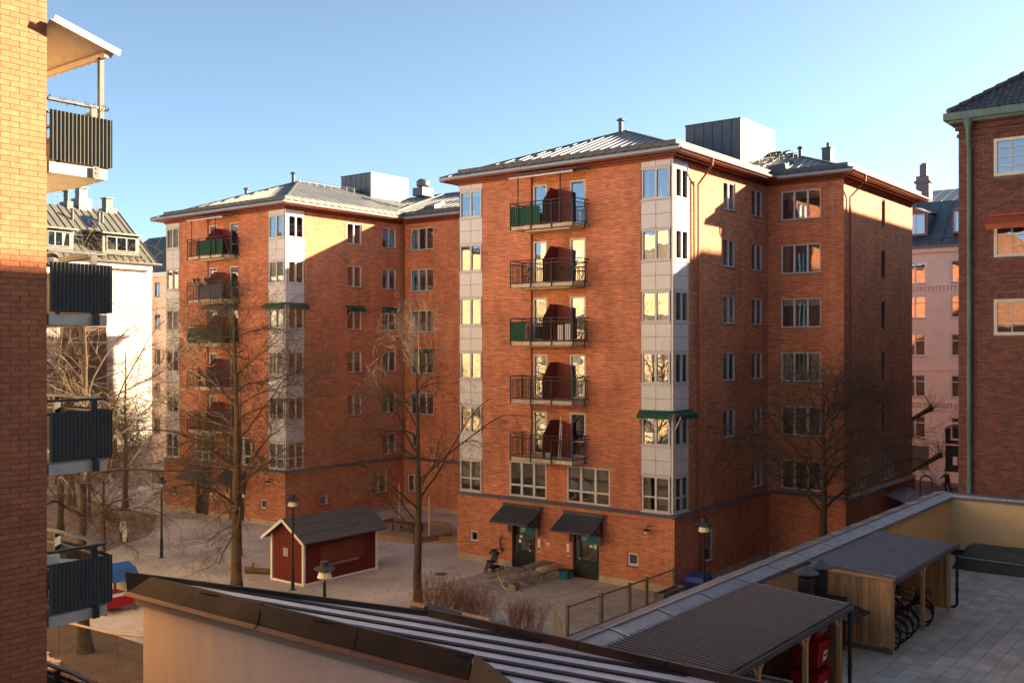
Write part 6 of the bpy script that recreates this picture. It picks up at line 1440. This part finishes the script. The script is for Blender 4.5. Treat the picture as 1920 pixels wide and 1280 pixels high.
# balcony furniture on the brick block
def bistro(x, y, z, label, glabel='folding tables and chairs on the brick block balconies'):
    T = thing('folding_chair', label, 'chair', (x, y, z), group=glabel)
    m = MB(); m.bar((x-.2, y, z), (x+.15, y, z+.85), .025); m.bar((x+.2, y, z), (x-.2, y, z+.46), .025); m.bar((x-.2, y+.36, z), (x+.15, y+.36, z+.85), .025); m.bar((x+.2, y+.36, z), (x-.2, y+.36, z+.46), .025); m.build('frame', 'black', T)
    for k in range(4): m = MB(); m.box(x-.2+k*.1, x-.12+k*.1, y, y+.36, z+.45, z+.465); m.build('seat_slat', 'woodg', T)
    m = MB(); m.box(x+.1, x+.13, y, y+.36, z+.68, z+.84); m.build('backrest', 'woodg', T)
def btable(x, y, z, label):
    T = thing('folding_table', label, 'table', (x, y, z), group='folding tables and chairs on the brick block balconies')
    m = MB(); m.lathe([(.3, .70), (.3, .72), (0, .72)], 18, (x, y, z)); m.build('table_top', 'grilled', T); m = MB(); m.bar((x-.25, y, z), (x+.2, y, z+.7), .025); m.bar((x+.25, y, z), (x-.2, y, z+.7), .025); m.build('leg', 'black', T)
z = [0, 0] + [5.8+2.85*(k-2) for k in range(2, 7)]
btable(-28.3, 40.0, z[5], 'round folding table right of the screen, second balcony from the top of the nearer block'); bistro(-27.8, 40.0, z[5], 'folding chair at the right end of the second balcony from the top'); bistro(-30.3, 40.0, z[5], 'folding chair at the left end of the second balcony from the top')
btable(-28.5, 40.0, z[4], 'round folding table on the middle balcony of the nearer block'); bistro(-27.9, 40.1, z[4], 'folding chair on the middle balcony right of the screen')
m = MB(); m.box(-27.8, -27.45, 39.75, 39.8, z[4]+.05, z[4]+.85); m.box(-28.2, -27.85, 39.7, 39.75, z[4]+.05, z[4]+.8); tag(m.build('folded_screen', 'panel', None), 'pale folded screen leaning on the middle balcony rail', 'screen')
for i, (dx, lab) in enumerate(((0, 'longer white pole leaning on the screen of the lowest balcony'), (.14, 'shorter white pole leaning on the screen of the lowest balcony'))): m = MB(); m.tube([(-28.2+dx, 39.8, z[2]+.05), (-28.62+dx*.4, 40.6, z[2]+2.0-.3*i)], .022, 6); tag(m.build('leaning_pole', 'white', None), lab, 'pole', 'white poles on the lowest balcony')
m = MB(); m.lathe([(.14, 0), (.17, .3), (0, .3)], 10, (-28.9, 39.9, z[2])); tag(m.build('bucket', 'white', None), 'white bucket on the lowest balcony of the nearer block', 'bucket')
g = np.random.default_rng(8)
for i, x in enumerate((-57.15, -56.7, -55.9)):
    zz = 5.8+2.85*3+.95; T = thing('flower_pot', ['leftmost', 'middle', 'rightmost'][i]+' flower pot hanging on the grey blue clad balcony rail', 'flower pot', (x, 39.42, zz), group='flower pots on the far balcony rail')
    m = MB(); m.lathe([(.12, -.05), (.17, .2), (0, .2)], 10, (x, 39.35, zz)); m.build('pot', 'woodg', T); m = MB()
    for k in range(30): a, b_ = g.random()*6.28, g.random(); m.bar((x, 39.35, zz+.2), (x+.25*math.cos(a)*b_, 39.35+.2*math.sin(a)*b_, zz+.3+.2*g.random()), .02)
    m.build('stems', 'plant', T)
